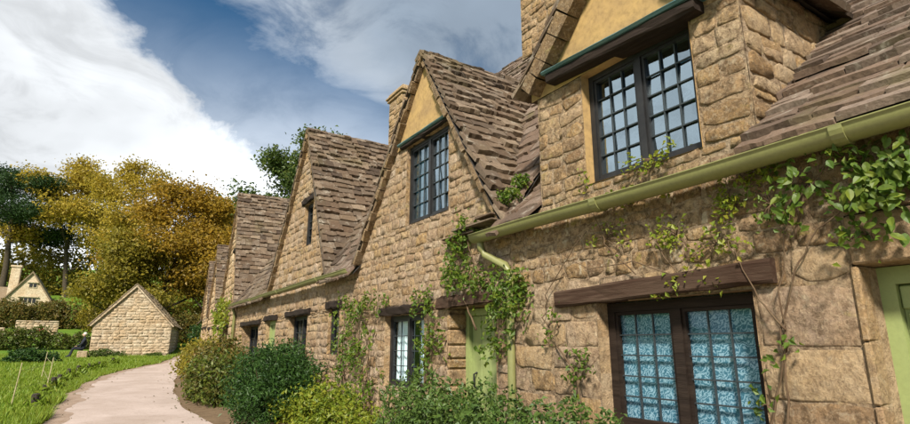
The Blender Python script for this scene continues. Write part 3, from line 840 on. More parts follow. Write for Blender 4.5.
# ------------------------------------------------------------------ cottage nearest the camera
def cottage_one():
    F = FA
    c = thing('stone_cottage', F(1.5, 0, 0), 'nearest stone cottage at the right edge, with sage green door and blue lace window', 'cottage', 'row of stone cottages')
    win = (1.97, 3.34, .92, 1.96); door = (.2, 1.36, -.05, 2.04); dw = (2.20, 3.36, 3.03, 4.13)
    AP, RE, LE = (2.9, 5.48), (1.70, 4.30), (4.10, 4.25); TM = .88
    def size(a, z):
        if z > 2.16 and z < 2.9: return .11, .21
        if a < 2.0 and z < 2.2: return .31, .62
        if z < 2.2: return .24, .42
        return .135, .27
    def matfn(a, z, ar):
        if 2.14 < z < 2.95: return M['stone_mossy']
        return M['stone_pale' if rnd.random() < .5 else 'stone_pink'] if (z < 2.15 and rnd.random() < .8) else M['stone']
    polys = [rect(-1.5, 4.5, 0, EZ), rect(1.8, 4.0, EZ, 4.13),
             [(1.8, 4.13), (2.13, 4.13), (2.13, 4.66), (1.8, 4.36)]]
    w = wall(c, fmap(F), polys, [win, (door[0] - .12, door[1] + .02, 0, 2.34), dw], size, M['stone'], h=.011, matfn=matfn, cell=.045)
    # big dressed stones round the door
    mp = fmap(F)
    for p in (rect(-.6, 1.62, 2.045, 2.335),):
        pass
    b = B(); b.box(F, .08, 1.375, -.03, .26, 2.046, 2.33, bev=.012); mk('door_lintel', b.vf(), M['stone_pale'], w)
    # cheek walls of the dormer
    qm = lambda z: (z - EZ) / TM
    k = wall(c, lambda a, b_, h: F(1.8 - h, a, b_), [[(0, EZ), (qm(4.36), 4.36), (0, 4.36)]], [], lambda a, z: (.17, .33), M['stone'], name='dormer_cheek', h=.018, matfn=lambda a, z, r: M['stone_pale'] if rnd.random() < .3 else M['stone'])
    b = B(); b.poly([F(4.0, 0, EZ), F(4.0, qm(4.3), 4.3), F(4.0, 0, 4.3)]); mk('dormer_cheek', b.vf(), M['mortar'], c)
    # rendered gable top
    b = B(); n = 14
    zt = lambda a: RE[1] + (AP[1] - RE[1]) * (a - RE[0]) / (AP[0] - RE[0]) if a < AP[0] else LE[1] + (AP[1] - LE[1]) * (LE[0] - a) / (LE[0] - AP[0])
    for i in range(n):
        a, e = 2.13 + 1.95 * i / n, 2.13 + 1.95 * (i + 1) / n
        for j in range(5):
            t0, t1 = j / 5, (j + 1) / 5
            P = [(a, 4.13 + (max(4.14, zt(a)) - 4.13) * t0), (e, 4.13 + (max(4.14, zt(e)) - 4.13) * t0), (e, 4.13 + (max(4.14, zt(e)) - 4.13) * t1), (a, 4.13 + (max(4.14, zt(a)) - 4.13) * t1)]
            b.poly([F(x, -.012 - .006 * vnoise(x * .6, y * .6, 4), y) for x, y in P])
    mk('rendered_gable', b.vf(), M['plaster'], c, smooth=True)
    reveal(w, F, *win, .3, M['stone_pale']); reveal(w, F, *dw, .22, M['plaster'])
    window(c, F, dw[0], dw[1], dw[2] + .01, dw[3], q=.09, lights=2, cols=3, rows=5, glass='glass_up', curtain=None)
    window(c, F, win[0], win[1], win[2], win[3] - .01, q=.12, lights=2, cols=3, rows=5, fw=.075, frame='timber', curtain=[(.02, .98, 'lace')])
    beam(c, 'lintel', F, 1.80, 3.80, -.075, .12, 1.965, 2.115, 'timber_old', tilt=-.05, rough=.007)
    beam(c, 'dormer_lintel', F, 2.06, 3.72, -.14, .08, 4.125, 4.225, 'timber', tilt=.10)
    beam(c, 'flashing', F, 2.02, 3.76, -.17, .02, 4.226, 4.262, 'flash', tilt=.10, rough=.004)
    # door
    q = .26
    b = B(); b.box(F, door[0], door[0] + .1, q - .06, q + .06, 0, 2.04); b.box(F, door[1] - .1, door[1], q - .06, q + .06, 0, 2.04); b.box(F, door[0] + .1, door[1] - .1, q - .06, q + .06, 1.94, 2.04)
    d = mk('door', b.vf(), M['door'], c)
    e = B(); e.box(F, door[0] + .102, door[1] - .102, q, q + .04, .1, 1.938); mk('door_leaf', e.vf(), M['door'], d)
    for x in range(5):
        a0 = door[0] + .11 + x * .188
        e = B(); e.box(F, a0, a0 + .18, q - .018, q - .001, .16, 1.78, bev=.006); mk('door_board', e.vf(), M['door'], d)
    e = B(); e.box(F, door[0] + .104, door[1] - .104, q - .03, q - .001, 1.80, 1.93, bev=.006); mk('door_rail', e.vf(), M['door'], d)
    b = B()
    b.poly([F(door[1], -.01, 0), F(door[1], -.01, 2.04), F(door[1] - .03, q + .05, 2.04), F(door[1] - .03, q + .05, 0)])
    mk('reveal', b.vf(), M['stone_pale'], w)
    z = 0.02
    while z < 2.0:                                                   # dressed jamb stones lining the doorway
        t = min(z + rnd.uniform(.24, .4), 2.04)
        if 2.04 - t < .12: t = 2.04
        e = B(); e.box(F, door[1] - .012, door[1] + .03, -.022, q - .065, z + .004, t - .004, bev=.01); mk('jamb_stone', e.vf(), M['stone_pale'], w)
        z = t
    b = B(); b.poly([F(door[0], 0, 0), F(door[0], q, 0), F(door[0], q, 2.04), F(door[0], 0, 2.04)]); mk('reveal', b.vf(), M['stone_pale'], w)
    b = B(); b.box(F, door[0] - .1, door[1] + .1, -.35, .3, 0, .12, bev=.02); mk('doorstep', b.vf(), M['stone_pale'], c)
    # roofs
    vr = lambda z: 1.79 + max(0, (z - 4.36)) * 1.0
    main_roof(c, F, lambda z: (-1.5, vr(z)), TM, M['tile_moss'], wid=.42, c0=.15, c1=.12, th=.036)
    vl = lambda z: 4.02 - max(0, (z - 4.3))
    main_roof(c, F, lambda z: (min(vl(z), 4.4), 4.42), TM, M['tile_moss'], maxobj=20)
    dormer_roof(c, F, RE, AP, LE, TM, ov=.15, th=.04, vt=.12)
    shell(c, F, -1.5, 4.5, TM, ends=(-1.5,))
    gutter(c, F, -1.5, 4.98, 2.80, joints=(1.25, 3.1), q=-.16, r=.085)
    downpipe(c, F, [(4.90, -.14, 2.77), (4.90, -.13, 2.66), (4.86, -.10, 2.58), (4.52, -.075, 2.42), (4.47, -.07, 2.34), (4.47, -.07, 1.2), (4.47, -.07, .12)], .042)
    return c
cottage_one()

def cottage_two():
    F = FA
    c = thing('stone_cottage', F(6.9, 0, 0), 'second stone cottage with tall gable window, white curtained window and narrow green door', 'cottage', 'row of stone cottages')
    w2 = (6.38, 7.58, 1.02, 2.02); door = (4.80, 5.76, 0, 2.04); dw = (5.78, 6.99, 3.31, 4.54)
    AP, RE, LE = (6.43, 5.83), (4.60, 2.95), (8.70, 2.95)
    ra = lambda z: RE[0] + (AP[0] - RE[0]) * (z - EZ) / (AP[1] - EZ); la = lambda z: LE[0] + (AP[0] - LE[0]) * (z - EZ) / (AP[1] - EZ)
    polys = [rect(4.5, 9.3, 0, EZ), [(RE[0], EZ), (LE[0], EZ), (la(4.56), 4.56), (ra(4.56), 4.56)]]
    w = wall(c, fmap(F), polys, [w2, door, dw], lambda a, z: (.125, .23), M['stone_pink'], h=.010, cell=.05, matfn=lambda a, z, r: M['stone'] if rnd.random() < .3 else M['stone_pink'])
    b = B(); n = 10; z0 = 4.56
    for i in range(n):
        za, zb = z0 + (AP[1] - z0) * i / n, z0 + (AP[1] - z0) * (i + 1) / n
        for k in range(6):
            g = lambda t, z: ra(z) + (la(z) - ra(z)) * t
            P = [(g(k / 6, za), za), (g((k + 1) / 6, za), za), (g((k + 1) / 6, zb), zb), (g(k / 6, zb), zb)]
            b.poly([F(x, -.015 - .006 * vnoise(x * .6, y * .6, 2), y) for x, y in P])
    mk('rendered_gable', b.vf(), M['plaster'], c, smooth=True)
    reveal(w, F, *w2, .25, M['stone_pale']); reveal(w, F, *dw, .2, M['stone']); reveal(w, F, door[0], door[1], .05, 2.04, .4, M['stone'], sill=False)
    # rough jamb stones in the deep doorway
    z = .05
    while z < 2.0:
        t = min(z + rnd.uniform(.11, .2), 2.04); e = B(); e.box(F, door[1] - .02 - rnd.uniform(0, .018), door[1] + .03, -.03, .25, z + .006, t - .006, bev=.018)
        mk('jamb_stone', e.vf(), M['stone'], w); z = t
    window(c, F, *w2, q=.08, lights=2, cols=2, rows=4, curtain=[(.03, .36, 'curtain'), (.52, .97, 'curtain')])
    window(c, F, dw[0], dw[1], dw[2], dw[3], q=.05, lights=2, cols=3, rows=5, glass='glass_up', curtain=[(.72, .97, 'curtain')])
    beam(c, 'lintel', F, 6.25, 7.72, -.07, .1, 2.025, 2.15, 'timber', tilt=.0, rough=.012)
    beam(c, 'dormer_lintel', F, 5.70, 7.15, -.06, .05, 4.545, 4.60, 'timber'); beam(c, 'flashing', F, 5.735, 7.20, -.085, .03, 4.601, 4.645, 'flash', rough=.004)
    beam(c, 'door_hood', F, 4.72, 5.95, -.09, .2, 2.045, 2.19, 'timber_old', rough=.02)
    q = .27
    b = B(); b.box(F, 5.66, 5.74, q - .05, q + .06, .05, 2.03); b.box(F, 4.82, 4.90, q - .05, q + .06, .05, 2.03); b.box(F, 4.90, 5.66, q - .05, q + .06, 1.95, 2.03)
    d = mk('door', b.vf(), M['door'], c)
    for x in range(4):
        e = B(); e.box(F, 4.902 + x * .19, 4.902 + x * .19 + .184, q, q + .035, .08, 1.949, bev=.006); mk('door_board', e.vf(), M['door'], d)
    mk('handle', tube([F(5.56, q - .005, 1.28), F(5.56, q - .05, 1.26), F(5.56, q - .05, 1.12), F(5.56, q - .005, 1.10)], .012, 8), M['iron'], d)
    mz = lambda z: z <= AP[1]
    def ur(z):
        if z < AP[1]: return (la(max(z, EZ)) - .02, 9.9)
        return (4.45, 9.9)
    main_roof(c, F, ur, 1.4, M['tile_moss'], ridge=(4.45, 9.4), maxobj=160)
    main_roof(c, F, lambda z: (4.45, ra(max(z, EZ)) if z < AP[1] else 4.46), 1.4, M['tile_moss'], maxobj=100)
    dormer_roof(c, F, RE, AP, LE, 1.4, ov=.1)
    shell(c, F, 4.5, 9.3, 1.4, ends=(4.5,))
    chimney(c, F, 6.3, 7.75, 3.0, 3.8, 7.3, 9.4)
    # little slate weathering over the gutter end
    for k, (a, e, z) in enumerate(((4.62, 5.45, 2.93), (4.66, 5.0, 3.0), (5.05, 5.75, 2.87))):
        b = B(); b.box(F, a, e, -.17 + .02 * k, .05, z, z + .03, j=.012); mk('weathering_slate', b.vf(), M['tile'], c)
    return c
cottage_two()

def cottage_three():
    F = FA
    c = thing('stone_cottage', F(14.2, 0, 0), 'third stone cottage with narrow gable casement above and several small dark openings below', 'cottage', 'row of stone cottages')
    w3 = (9.53, 10.08, 1.44, 2.26); wd = (11.36, 12.72, .7, 2.22); gd = (13.85, 14.75, .2, 2.20); wl = (15.6, 17.66, 1.2, 2.14); dw = (11.44, 12.06, 3.75, 4.74)
    AP, RE, LE = (12.0, 6.53), (10.25, 2.95), (14.6, 2.95)
    ra = lambda z: RE[0] + (AP[0] - RE[0]) * (z - EZ) / (AP[1] - EZ); la = lambda z: LE[0] + (AP[0] - LE[0]) * (z - EZ) / (AP[1] - EZ)
    polys = [rect(9.3, 19.0, 0, EZ), [(RE[0], EZ), (LE[0], EZ), AP]]
    w = wall(c, fmap(F), polys, [w3, wd, gd, wl, dw], lambda a, z: (.15, .32), M['stone'], h=.012, cell=.09, matfn=lambda a, z, r: M['stone'] if rnd.random() < .3 else M['stone_pink'])
    for h in (w3, wd, wl): reveal(w, F, *h, .32, M['stone'])
    reveal(w, F, *gd, .32, M['stone_pale'], sill=False); reveal(w, F, *dw, .2, M['stone'])
    window(c, F, *w3, q=.05, lights=1, cols=2, rows=3); window(c, F, *wd, q=.12, lights=2, cols=2, rows=5)
    window(c, F, *wl, q=.24, lights=3, cols=2, rows=3); window(c, F, *dw, q=.07, lights=1, cols=2, rows=5)
    b = B(); b.box(F, gd[0], gd[0] + .1, .08, .16, .2, 2.2); b.box(F, gd[1] - .1, gd[1], .08, .16, .2, 2.2); b.box(F, gd[0] + .1, gd[1] - .1, .08, .16, 2.1, 2.2)
    d = mk('door', b.vf(), M['door'], c)
    for x in range(4):
        a = gd[0] + .102 + x * .175; e = B(); e.box(F, a, a + .17, .12, .16, .2, 2.099, bev=.006); mk('door_board', e.vf(), M['door'], d)
    for (a, e, z) in ((9.42, 10.2, 2.265), (11.2, 12.95, 2.225), (13.7, 14.95, 2.205), (15.4, 17.85, 2.145), (11.3, 12.2, 4.745)):
        beam(c, 'lintel', F, a, e, -.06, .16, z, z + .13, 'timber', rough=.014)
    main_roof(c, F, lambda z: (la(max(z, EZ)) - .02 if z < AP[1] else 9.4, 19.0 + (max(z, EZ) - EZ) * .33), 1.4, maxobj=260, wid=.32, ridge=(9.4, 19))
    main_roof(c, F, lambda z: (9.3, ra(max(z, EZ)) if z < AP[1] else 9.4), 1.4, maxobj=100)
    dormer_roof(c, F, RE, AP, LE, 1.4, ov=.1)
    shell(c, F, 9.3, 19.0, 1.4)
    chimney(c, F, 13.2, 14.1, 3.0, 3.8, 7.3, 8.85)
    gutter(c, F, 8.72, 19.0, 2.86, joints=(10.3, 13.2, 16.0), q=-.17, r=.075)
    downpipe(c, F, [(18.75, -.14, 2.82), (18.75, -.12, 2.7), (18.75, -.07, 2.6), (18.75, -.07, .3)], .05)
cottage_three()

def far_cottage(s0, s1, right, apex, left, label, wins, dwin, chim=None, end=()):
    F = FB
    c = thing('stone_cottage', F((s0 + s1) / 2, 0, 0), label, 'cottage', 'row of stone cottages')
    polys = [rect(s0, s1, 0, EZ + .1), [(right[0], EZ + .1), (left[0], EZ + .1), apex]]
    w = wall(c, fmap(F), polys, wins + [dwin], lambda a, z: (.2, .42), M['stone_pale'], h=.024, cell=.3, maxobj=40)
    for h in wins + [dwin]:
        reveal(w, F, *h, .3, M['stone_pale']); window(c, F, *h, q=.15, lights=2, cols=2, rows=3, bars=False)
        beam(c, 'lintel', F, h[0] - .15, h[1] + .15, -.05, .1, h[3] + .003, h[3] + .12, 'timber')
    f = lambda p, z: p[0] + (apex[0] - p[0]) * (z - EZ) / (apex[1] - EZ)
    main_roof(c, F, lambda z: (f(left, max(z, EZ)) - .02 if z < apex[1] else s0, s1), 1.4, maxobj=0, wid=.34)
    main_roof(c, F, lambda z: (s0, max(s0 + .02, f(right, max(z, EZ))) if z < apex[1] else s0 + .02), 1.4, maxobj=0, wid=.34)
    dormer_roof(c, F, right, apex, left, 1.4, ov=.1, far=False, maxobj=260)
    shell(c, F, s0, s1, 1.4, ends=end)
    if chim: chimney(c, F, *chim)
    gutter(c, F, left[0], s1 - .02, 2.88, q=-.14, r=.06)
    return c
far_cottage(.0, 6.0, (-.1, 2.95), (1.55, 7.0), (4.4, 2.95), 'fourth stone cottage, its tall gable seen almost edge on past a steep slate roof', [(1.6, 3.0, 1.3, 2.2), (4.2, 5.2, 1.3, 2.2)], (1.3, 1.95, 4.0, 4.9))
far_cottage(6.0, 10.2, (6.15, 2.95), (8.1, 6.1), (10.0, 2.95), 'fifth stone cottage, a smaller gable past the tall one', [(6.6, 7.6, 1.4, 2.3), (8.6, 9.6, 1.4, 2.3)], (7.7, 8.5, 3.8, 4.7))
far_cottage(10.2, 14.0, (10.3, 2.95), (12.0, 5.85), (13.8, 2.95), 'farthest stone cottage at the end of the row by the bend in the path', [(10.8, 11.8, 1.5, 2.4), (12.4, 13.4, 1.5, 2.4)], (11.6, 12.4, 3.8, 4.6), end=(14.0,))
# ------------------------------------------------------------------ plants
NR = np.random.default_rng(11)
def leafmesh(P, size, up=None, flat=None, ratio=.55, fold=.18):
    """rhombic leaves with a fold; P (n,3); flat: preferred normal (3,) or (n,3) with weight in its length"""
    P = np.asarray(P, float); n = len(P)
    N = NR.normal(size=(n, 3))
    if flat is not None: N = N + np.asarray(flat)
    N /= np.linalg.norm(N, axis=1)[:, None] + 1e-9
    T = NR.normal(size=(n, 3))
    if up is not None: T = T + np.asarray(up)
    T -= N * (T * N).sum(1)[:, None]; T /= np.linalg.norm(T, axis=1)[:, None] + 1e-9
    S = np.cross(N, T)
    L = (np.asarray(size) * NR.uniform(.6, 1.35, n))[:, None]; W = L * ratio * NR.uniform(.8, 1.2, n)[:, None]
    V = np.empty((n, 4, 3))
    V[:, 0] = P - T * L * .5
    V[:, 1] = P + S * W * .5 + N * L * fold - T * L * .05
    V[:, 2] = P + T * L * .5 - N * L * .12
    V[:, 3] = P - S * W * .5 + N * L * fold - T * L * .05
    F_ = np.arange(n * 4).reshape(n, 4)
    # two triangles folded on the midrib
    F3 = np.concatenate([F_[:, [0, 1, 2]], F_[:, [0, 2, 3]]])
    return V.reshape(-1, 3), F3
def blob_points(blobs, n, shell=.55, clump=0, csize=.2):
    vol = np.array([b[3] * b[4] * b[5] for b in blobs]) ** .75; vol /= vol.sum()
    out = []; nor = []
    for b, m in zip(blobs, NR.multinomial(n, vol)):
        D = NR.normal(size=(m, 3)); D /= np.linalg.norm(D, axis=1)[:, None]
        r = NR.uniform(shell ** 3, 1, m) ** (1 / 3)
        lump = 1 + .16 * np.sin(D[:, 0] * 5 + b[0] * 3) * np.sin(D[:, 1] * 6 + b[1]) + .14 * np.sin(D[:, 2] * 7 + D[:, 0] * 4) + .08 * np.sin(D[:, 1] * 15) * np.sin(D[:, 2] * 13 + b[0])
        out.append(np.array(b[:3]) + D * (r * lump)[:, None] * np.array(b[3:6])); nor.append(D)
    P = np.concatenate(out); D = np.concatenate(nor)
    if clump:
        k = NR.integers(0, len(P), clump); idx = NR.integers(0, clump, n)
        P2 = P[k][idx] + NR.normal(size=(n, 3)) * csize; P = P2; D = D[k][idx]
    return P, D
def shrub(name, label, cat, blobs, n, size, mat, base=None, group=None, clump=0, csize=.1, stems=5, shell=.55, up=None, ratio=.55, bias=.9, top=True):
    cx = sum(b[0] for b in blobs) / len(blobs); cy = sum(b[1] for b in blobs) / len(blobs)
    z0 = gz(cx, cy) if base is None else base
    t = thing(name, (cx, cy, z0), label, cat, group)
    P, D = blob_points(blobs, n, shell, clump, csize)
    k = P[:, 2] > z0 + .01; P, D = P[k], D[k]
    mk('foliage', leafmesh(P, size, up=up, flat=D * bias, ratio=ratio), M[mat], t, kind='stuff')
    sb = B()
    for i in range(stems):
        b = blobs[i % len(blobs)]
        a = Vector((b[0] + rnd.uniform(-.25, .25) * b[3], b[1] + rnd.uniform(-.25, .25) * b[4], z0 - .05)); e = Vector((b[0] + rnd.uniform(-.6, .6) * b[3], b[1] + rnd.uniform(-.6, .6) * b[4], b[2] + b[5] * .6))
        r = .012 * max(1, (e.z - a.z)); sb.add(tube([a, (a + e) / 2 + Vector((rnd.uniform(-.1, .1) * b[3], 0, 0)), e], [r, r * .7, r * .3], 5))
    if stems: mk('stems', sb.vf(), M['stem'], t, kind='stuff')
    return t

def tree(name, label, base, height, spread, n, size, mat, group=None, trunk_r=.3, first=.3, seed=1, lean=(0, 0), flatten=1., puffs=None, csize=.7, levels=3, droop=0., per=5, ratio=.6):
    r = random.Random(seed); t = thing(name, base, label, 'tree', group)
    base = Vector(base); sb = B(); tips = []
    def grow(p, d, L, rad, lev):
        pts = [p]; rr = [rad]; q = p.copy(); dd = d.copy(); k = 4
        for i in range(k):
            dd = (dd + Vector((r.uniform(-.18, .18), r.uniform(-.18, .18), r.uniform(-.05, .12) - droop * (lev > 0)))).normalized()
            q = q + dd * L / k; pts.append(q.copy()); rr.append(rad * (1 - .62 * (i + 1) / k))
        sb.add(tube(pts, rr, 6 if lev < 2 else 4, cap=False))
        if lev >= levels: tips.append((pts[-1], pts[-2])); tips.append((pts[-2], pts[-3])); return
        m = per + (2 if lev == 0 else 0)
        for i in range(m):
            f = first + (1 - first) * (i + r.random() * .7) / m if lev == 0 else .35 + .65 * (i + r.random()) / m
            f = min(f, .999); j = int(f * k); a = pts[j].lerp(pts[j + 1], f * k - j)
            ang = r.uniform(0, 2 * math.pi) if lev else i * 2.4 + r.uniform(-.4, .4)
            side = Vector((math.cos(ang), math.sin(ang), 0)); up_ = .25 + .9 * f if lev == 0 else .35
            nd = (side * (1.0 if lev == 0 else .8) * (1.25 - .55 * f if lev == 0 else 1) + dd * .5 * (lev > 0) + Vector((0, 0, up_ * flatten))).normalized()
            Ln = spread * (1.08 - .55 * f) if lev == 0 else L * r.uniform(.45, .68)
            grow(a, nd, Ln, rr[j] * (.5 if lev else .42), lev + 1)
    grow(base - Vector((0, 0, .2)), Vector((lean[0], lean[1], 1)).normalized(), height * .86, trunk_r, 0)
    mk('trunk', sb.vf(), M['bark'], t, smooth=True)
    tp = np.array([tuple(a) for a, b in tips]); w = NR.uniform(.2, 1, len(tp)); w /= w.sum()
    idx = NR.choice(len(tp), n, p=w)
    P = tp[idx] + NR.normal(size=(n, 3)) * csize * np.array([1, 1, .6])
    cen = np.array([base.x, base.y, base.z + height * .6])
    D = P - cen; D /= np.linalg.norm(D, axis=1)[:, None] + 1e-6
    mk('crown', leafmesh(P, size, flat=D * .5 + np.array([0, 0, .6]), ratio=ratio), M[mat], t, kind='stuff')
    return t

def gp(x, y, z=0.): return (x, y, gz(x, y) + z)
GT = 'autumn trees behind the barn'
tree('autumn_tree', 'tall golden tree with a thin airy top, highest above the barn', gp(.2, 62), 17.0, 5.0, 15000, .27, 'leaf_gold', GT, .3, .28, 5, csize=.55, per=5)
tree('autumn_tree', 'broad amber brown tree straight behind the barn roof', gp(3.9, 52), 12.4, 5.0, 24000, .27, 'leaf_amber', GT, .34, .2, 9, csize=.7)
tree('autumn_tree', 'wide golden tree behind the pale house, left of the tall golden tree', gp(-5.2, 97), 17.5, 7.5, 20000, .42, 'leaf_gold', GT, .4, .22, 21, csize=1.0)
tree('autumn_tree', 'olive tree on the right of the amber tree, just left of the far cottages', gp(8.4, 58), 12.0, 4.6, 20000, .27, 'leaf_olive', GT, .3, .18, 33, csize=.7)
tree('autumn_tree', 'low amber tree filling the gap between barn and far cottages', gp(7.0, 49), 9.0, 3.8, 16000, .24, 'leaf_amber', GT, .22, .15, 41, csize=.6)
tree('autumn_tree', 'low olive brown tree above the garden wall, left of the barn', gp(.5, 51), 8.4, 2.9, 15000, .24, 'leaf_olive', GT, .2, .15, 52, csize=.6)
tree('pine_tree', 'dark green pine with flat spreading boughs at the left edge', gp(-12.6, 98), 18.5, 7.0, 30000, .36, 'leaf_pine', None, .5, .42, 61, flatten=.35, csize=.8, droop=.04, ratio=.35)
tree('ash_tree', 'feathery green tree rising behind the cottage roofs', gp(9.7, 42), 17.4, 4.2, 16000, .27, 'leaf_green', None, .28, .45, 77, csize=.5)
shrub('undergrowth', 'rusty bushes right behind the barn, nearest of the bushes under the trees', 'bushes', [(2.2 + k * 1.5, 49 + .8 * math.sin(k * 2.3), gz(0, 49) + 1.2, 1.4, 1.1, 1.5 + .5 * math.sin(k * 1.9)) for k in range(11)], 20000, .2, 'leaf_rust', stems=8, shell=.6)
shrub('undergrowth', 'rust and olive bushes below the pale house, behind the garden wall', 'bushes', [(-13.5 + k * 1.35, 63 + .8 * math.sin(k * 2.3), gz(0, 63) + .9 + .3 * math.sin(k * 1.3), 1.3, 1.1, 1.35 + .3 * math.sin(k * 1.9)) for k in range(11)], 20000, .22, 'leaf_rust', stems=8, shell=.6)
shrub('undergrowth', 'olive bushes beneath the trees right above the barn roof', 'bushes', [(-.5 + k * 1.5, 59 + .8 * math.sin(k * 2.3), gz(0, 59) + 1.5, 1.5, 1.1, 2.0 + .5 * math.sin(k * 1.9)) for k in range(11)], 22000, .24, 'leaf_olive', stems=8, shell=.6)
# far wooded slope seen through the gaps
def far_wood():
    blobs = []
    for k in range(60):
        x = -70 + k * 2.6 + rnd.uniform(-1, 1); y = rnd.uniform(98, 112); blobs.append((x, y, gz(x, y) + 3.0, 3.0, 2.5, rnd.uniform(3, 4.6)))
    P, D = blob_points(blobs, 60000, .7)
    o = mk('far_wood', leafmesh(P, .55, flat=D), M['leaf_olive'], kind='stuff'); tag(o, 'hazy olive wood on the far slope behind the trees', 'wood')
far_wood()

# beds and shrubs along the cottages
def wx(px, py, X): s, z = wp(px, py, X); return s, z
shrub('hedge', 'clipped leafy hedge under the blue lace window in front of the nearest cottage', 'hedge',
      [(2.98, 2.75 + k * .40, .58 + .02 * k + .05 * math.sin(k * 2.0), .40, .42, .52) for k in range(8)], 17000, .052, 'leaf_hedge', base=.05, shell=.75, stems=10)
shrub('dark_shrub', 'large rounded dark green shrub beside the path', 'shrub',
      [(2.75, 10.7, .85, .72, .85, .68), (2.95, 11.3, 1.0, .6, .7, .62), (2.55, 10.1, .6, .5, .5, .42), (3.0, 10.2, .9, .5, .6, .55)], 17000, .075, 'leaf_dark', clump=900, csize=.075, ratio=.35, stems=9)
shrub('border_shrub', 'yellow green leafy shrub at the path edge, left of the big dark shrub', 'shrub',
      [(2.35, 13.4, .75, .5, .7, .5), (2.2, 14.3, .8, .45, .6, .55), (2.5, 12.8, .6, .4, .5, .38)], 8000, .10, 'leaf_mixed', clump=420, csize=.10, stems=8)
shrub('border_shrub', 'brown tinged bushy shrub below the far downpipe', 'shrub',
      [(2.7, 15.6, 1.0, .6, .8, .6), (2.9, 16.8, 1.05, .6, .8, .6)], 7000, .10, 'leaf_rust', clump=350, csize=.12, stems=6)
shrub('border_shrub', 'low olive shrub at the path bend beneath the farthest cottages', 'shrub',
      [(3.0, 20.5, 1.0, .6, 1.4, .55), (3.4, 23.5, 1.15, .6, 1.5, .55)], 6000, .13, 'leaf_olive', clump=300, csize=.14, stems=5)
shrub('lime_plant', 'bright yellow green plant at the foot of the wall, right of the dark shrub', 'plant',
      [(3.15, 9.35, .55, .38, .5, .45), (3.3, 8.8, .45, .3, .35, .4), (2.95, 9.8, .42, .3, .3, .3)], 4200, .075, 'leaf_lime', clump=260, csize=.075, stems=8)
shrub('lime_plant', 'straggly yellow green plant under the small dark cottage window', 'plant',
      [(3.3, 8.1, .45, .22, .4, .42), (3.35, 7.5, .4, .2, .3, .35)], 1800, .065, 'leaf_lime', clump=130, csize=.07, stems=7)
shrub('green_plant', 'small leafy plant below the white curtained window', 'plant',
      [(3.3, 6.5, .32, .2, .4, .36), (3.25, 5.9, .4, .22, .35, .42)], 2600, .06, 'leaf_vine', clump=160, csize=.06, stems=7)
shrub('green_plant', 'green leafy clump beneath the narrow green door', 'plant',
      [(3.1, 5.7, .45, .25, .5, .42)], 2600, .055, 'leaf_hedge', shell=.7, stems=5)
shrub('clipped_bush', 'round dark bush beyond the barn at the bend', 'shrub', [(6.2, 43, 2.2, 1.1, 1.2, 1.0), (7.6, 43.5, 2.2, 1.1, 1.2, .9)], 5000, .15, 'leaf_dark', stems=3, shell=.7)
shrub('barn_bush', 'low green bush against the foot of the barn', 'shrub', [(.1, 36.4, 1.0, .65, .4, .38), (.9, 36.45, .95, .5, .35, .28)], 3000, .10, 'leaf_green', stems=3, shell=.6)
shrub('barn_bush', 'small low bush at the right foot of the barn', 'shrub', [(2.7, 36.5, .95, .5, .3, .22)], 1200, .09, 'leaf_green', stems=3, shell=.6)
shrub('lawn_bush', 'dark green tussock at the back of the lawn', 'shrub', [(-2.9, 33, 1.0, .8, .5, .45), (-2.1, 33.5, .9, .6, .4, .35)], 3000, .12, 'leaf_dark', stems=3, shell=.6)
shrub('lawn_bush', 'straggly green clump at the left edge of the lawn', 'shrub', [(-4.2, 28, .8, .7, .5, .4), (-4.9, 30, .9, .8, .5, .4)], 3000, .12, 'leaf_green', stems=3, shell=.6)
shrub('hedgerow', 'dark mixed hedgerow along the back of the lawn', 'hedge', [(-9 + k * 1.1, 43 + .3 * math.sin(k), 1.75 + .25 * math.sin(k * 1.7), .9, .8, .75) for k in range(8)], 12000, .16, 'leaf_mixed', stems=5, shell=.65)
shrub('rusty_shrub', 'rust coloured shrub in front of the pale house', 'shrub', [(-9 + k * 1.2, 66, gz(0, 66) + .7 + .4 * math.sin(k * 2.1), 1.3, 1.0, 1.3) for k in range(5)], 9000, .22, 'leaf_rust', stems=4, shell=.6)

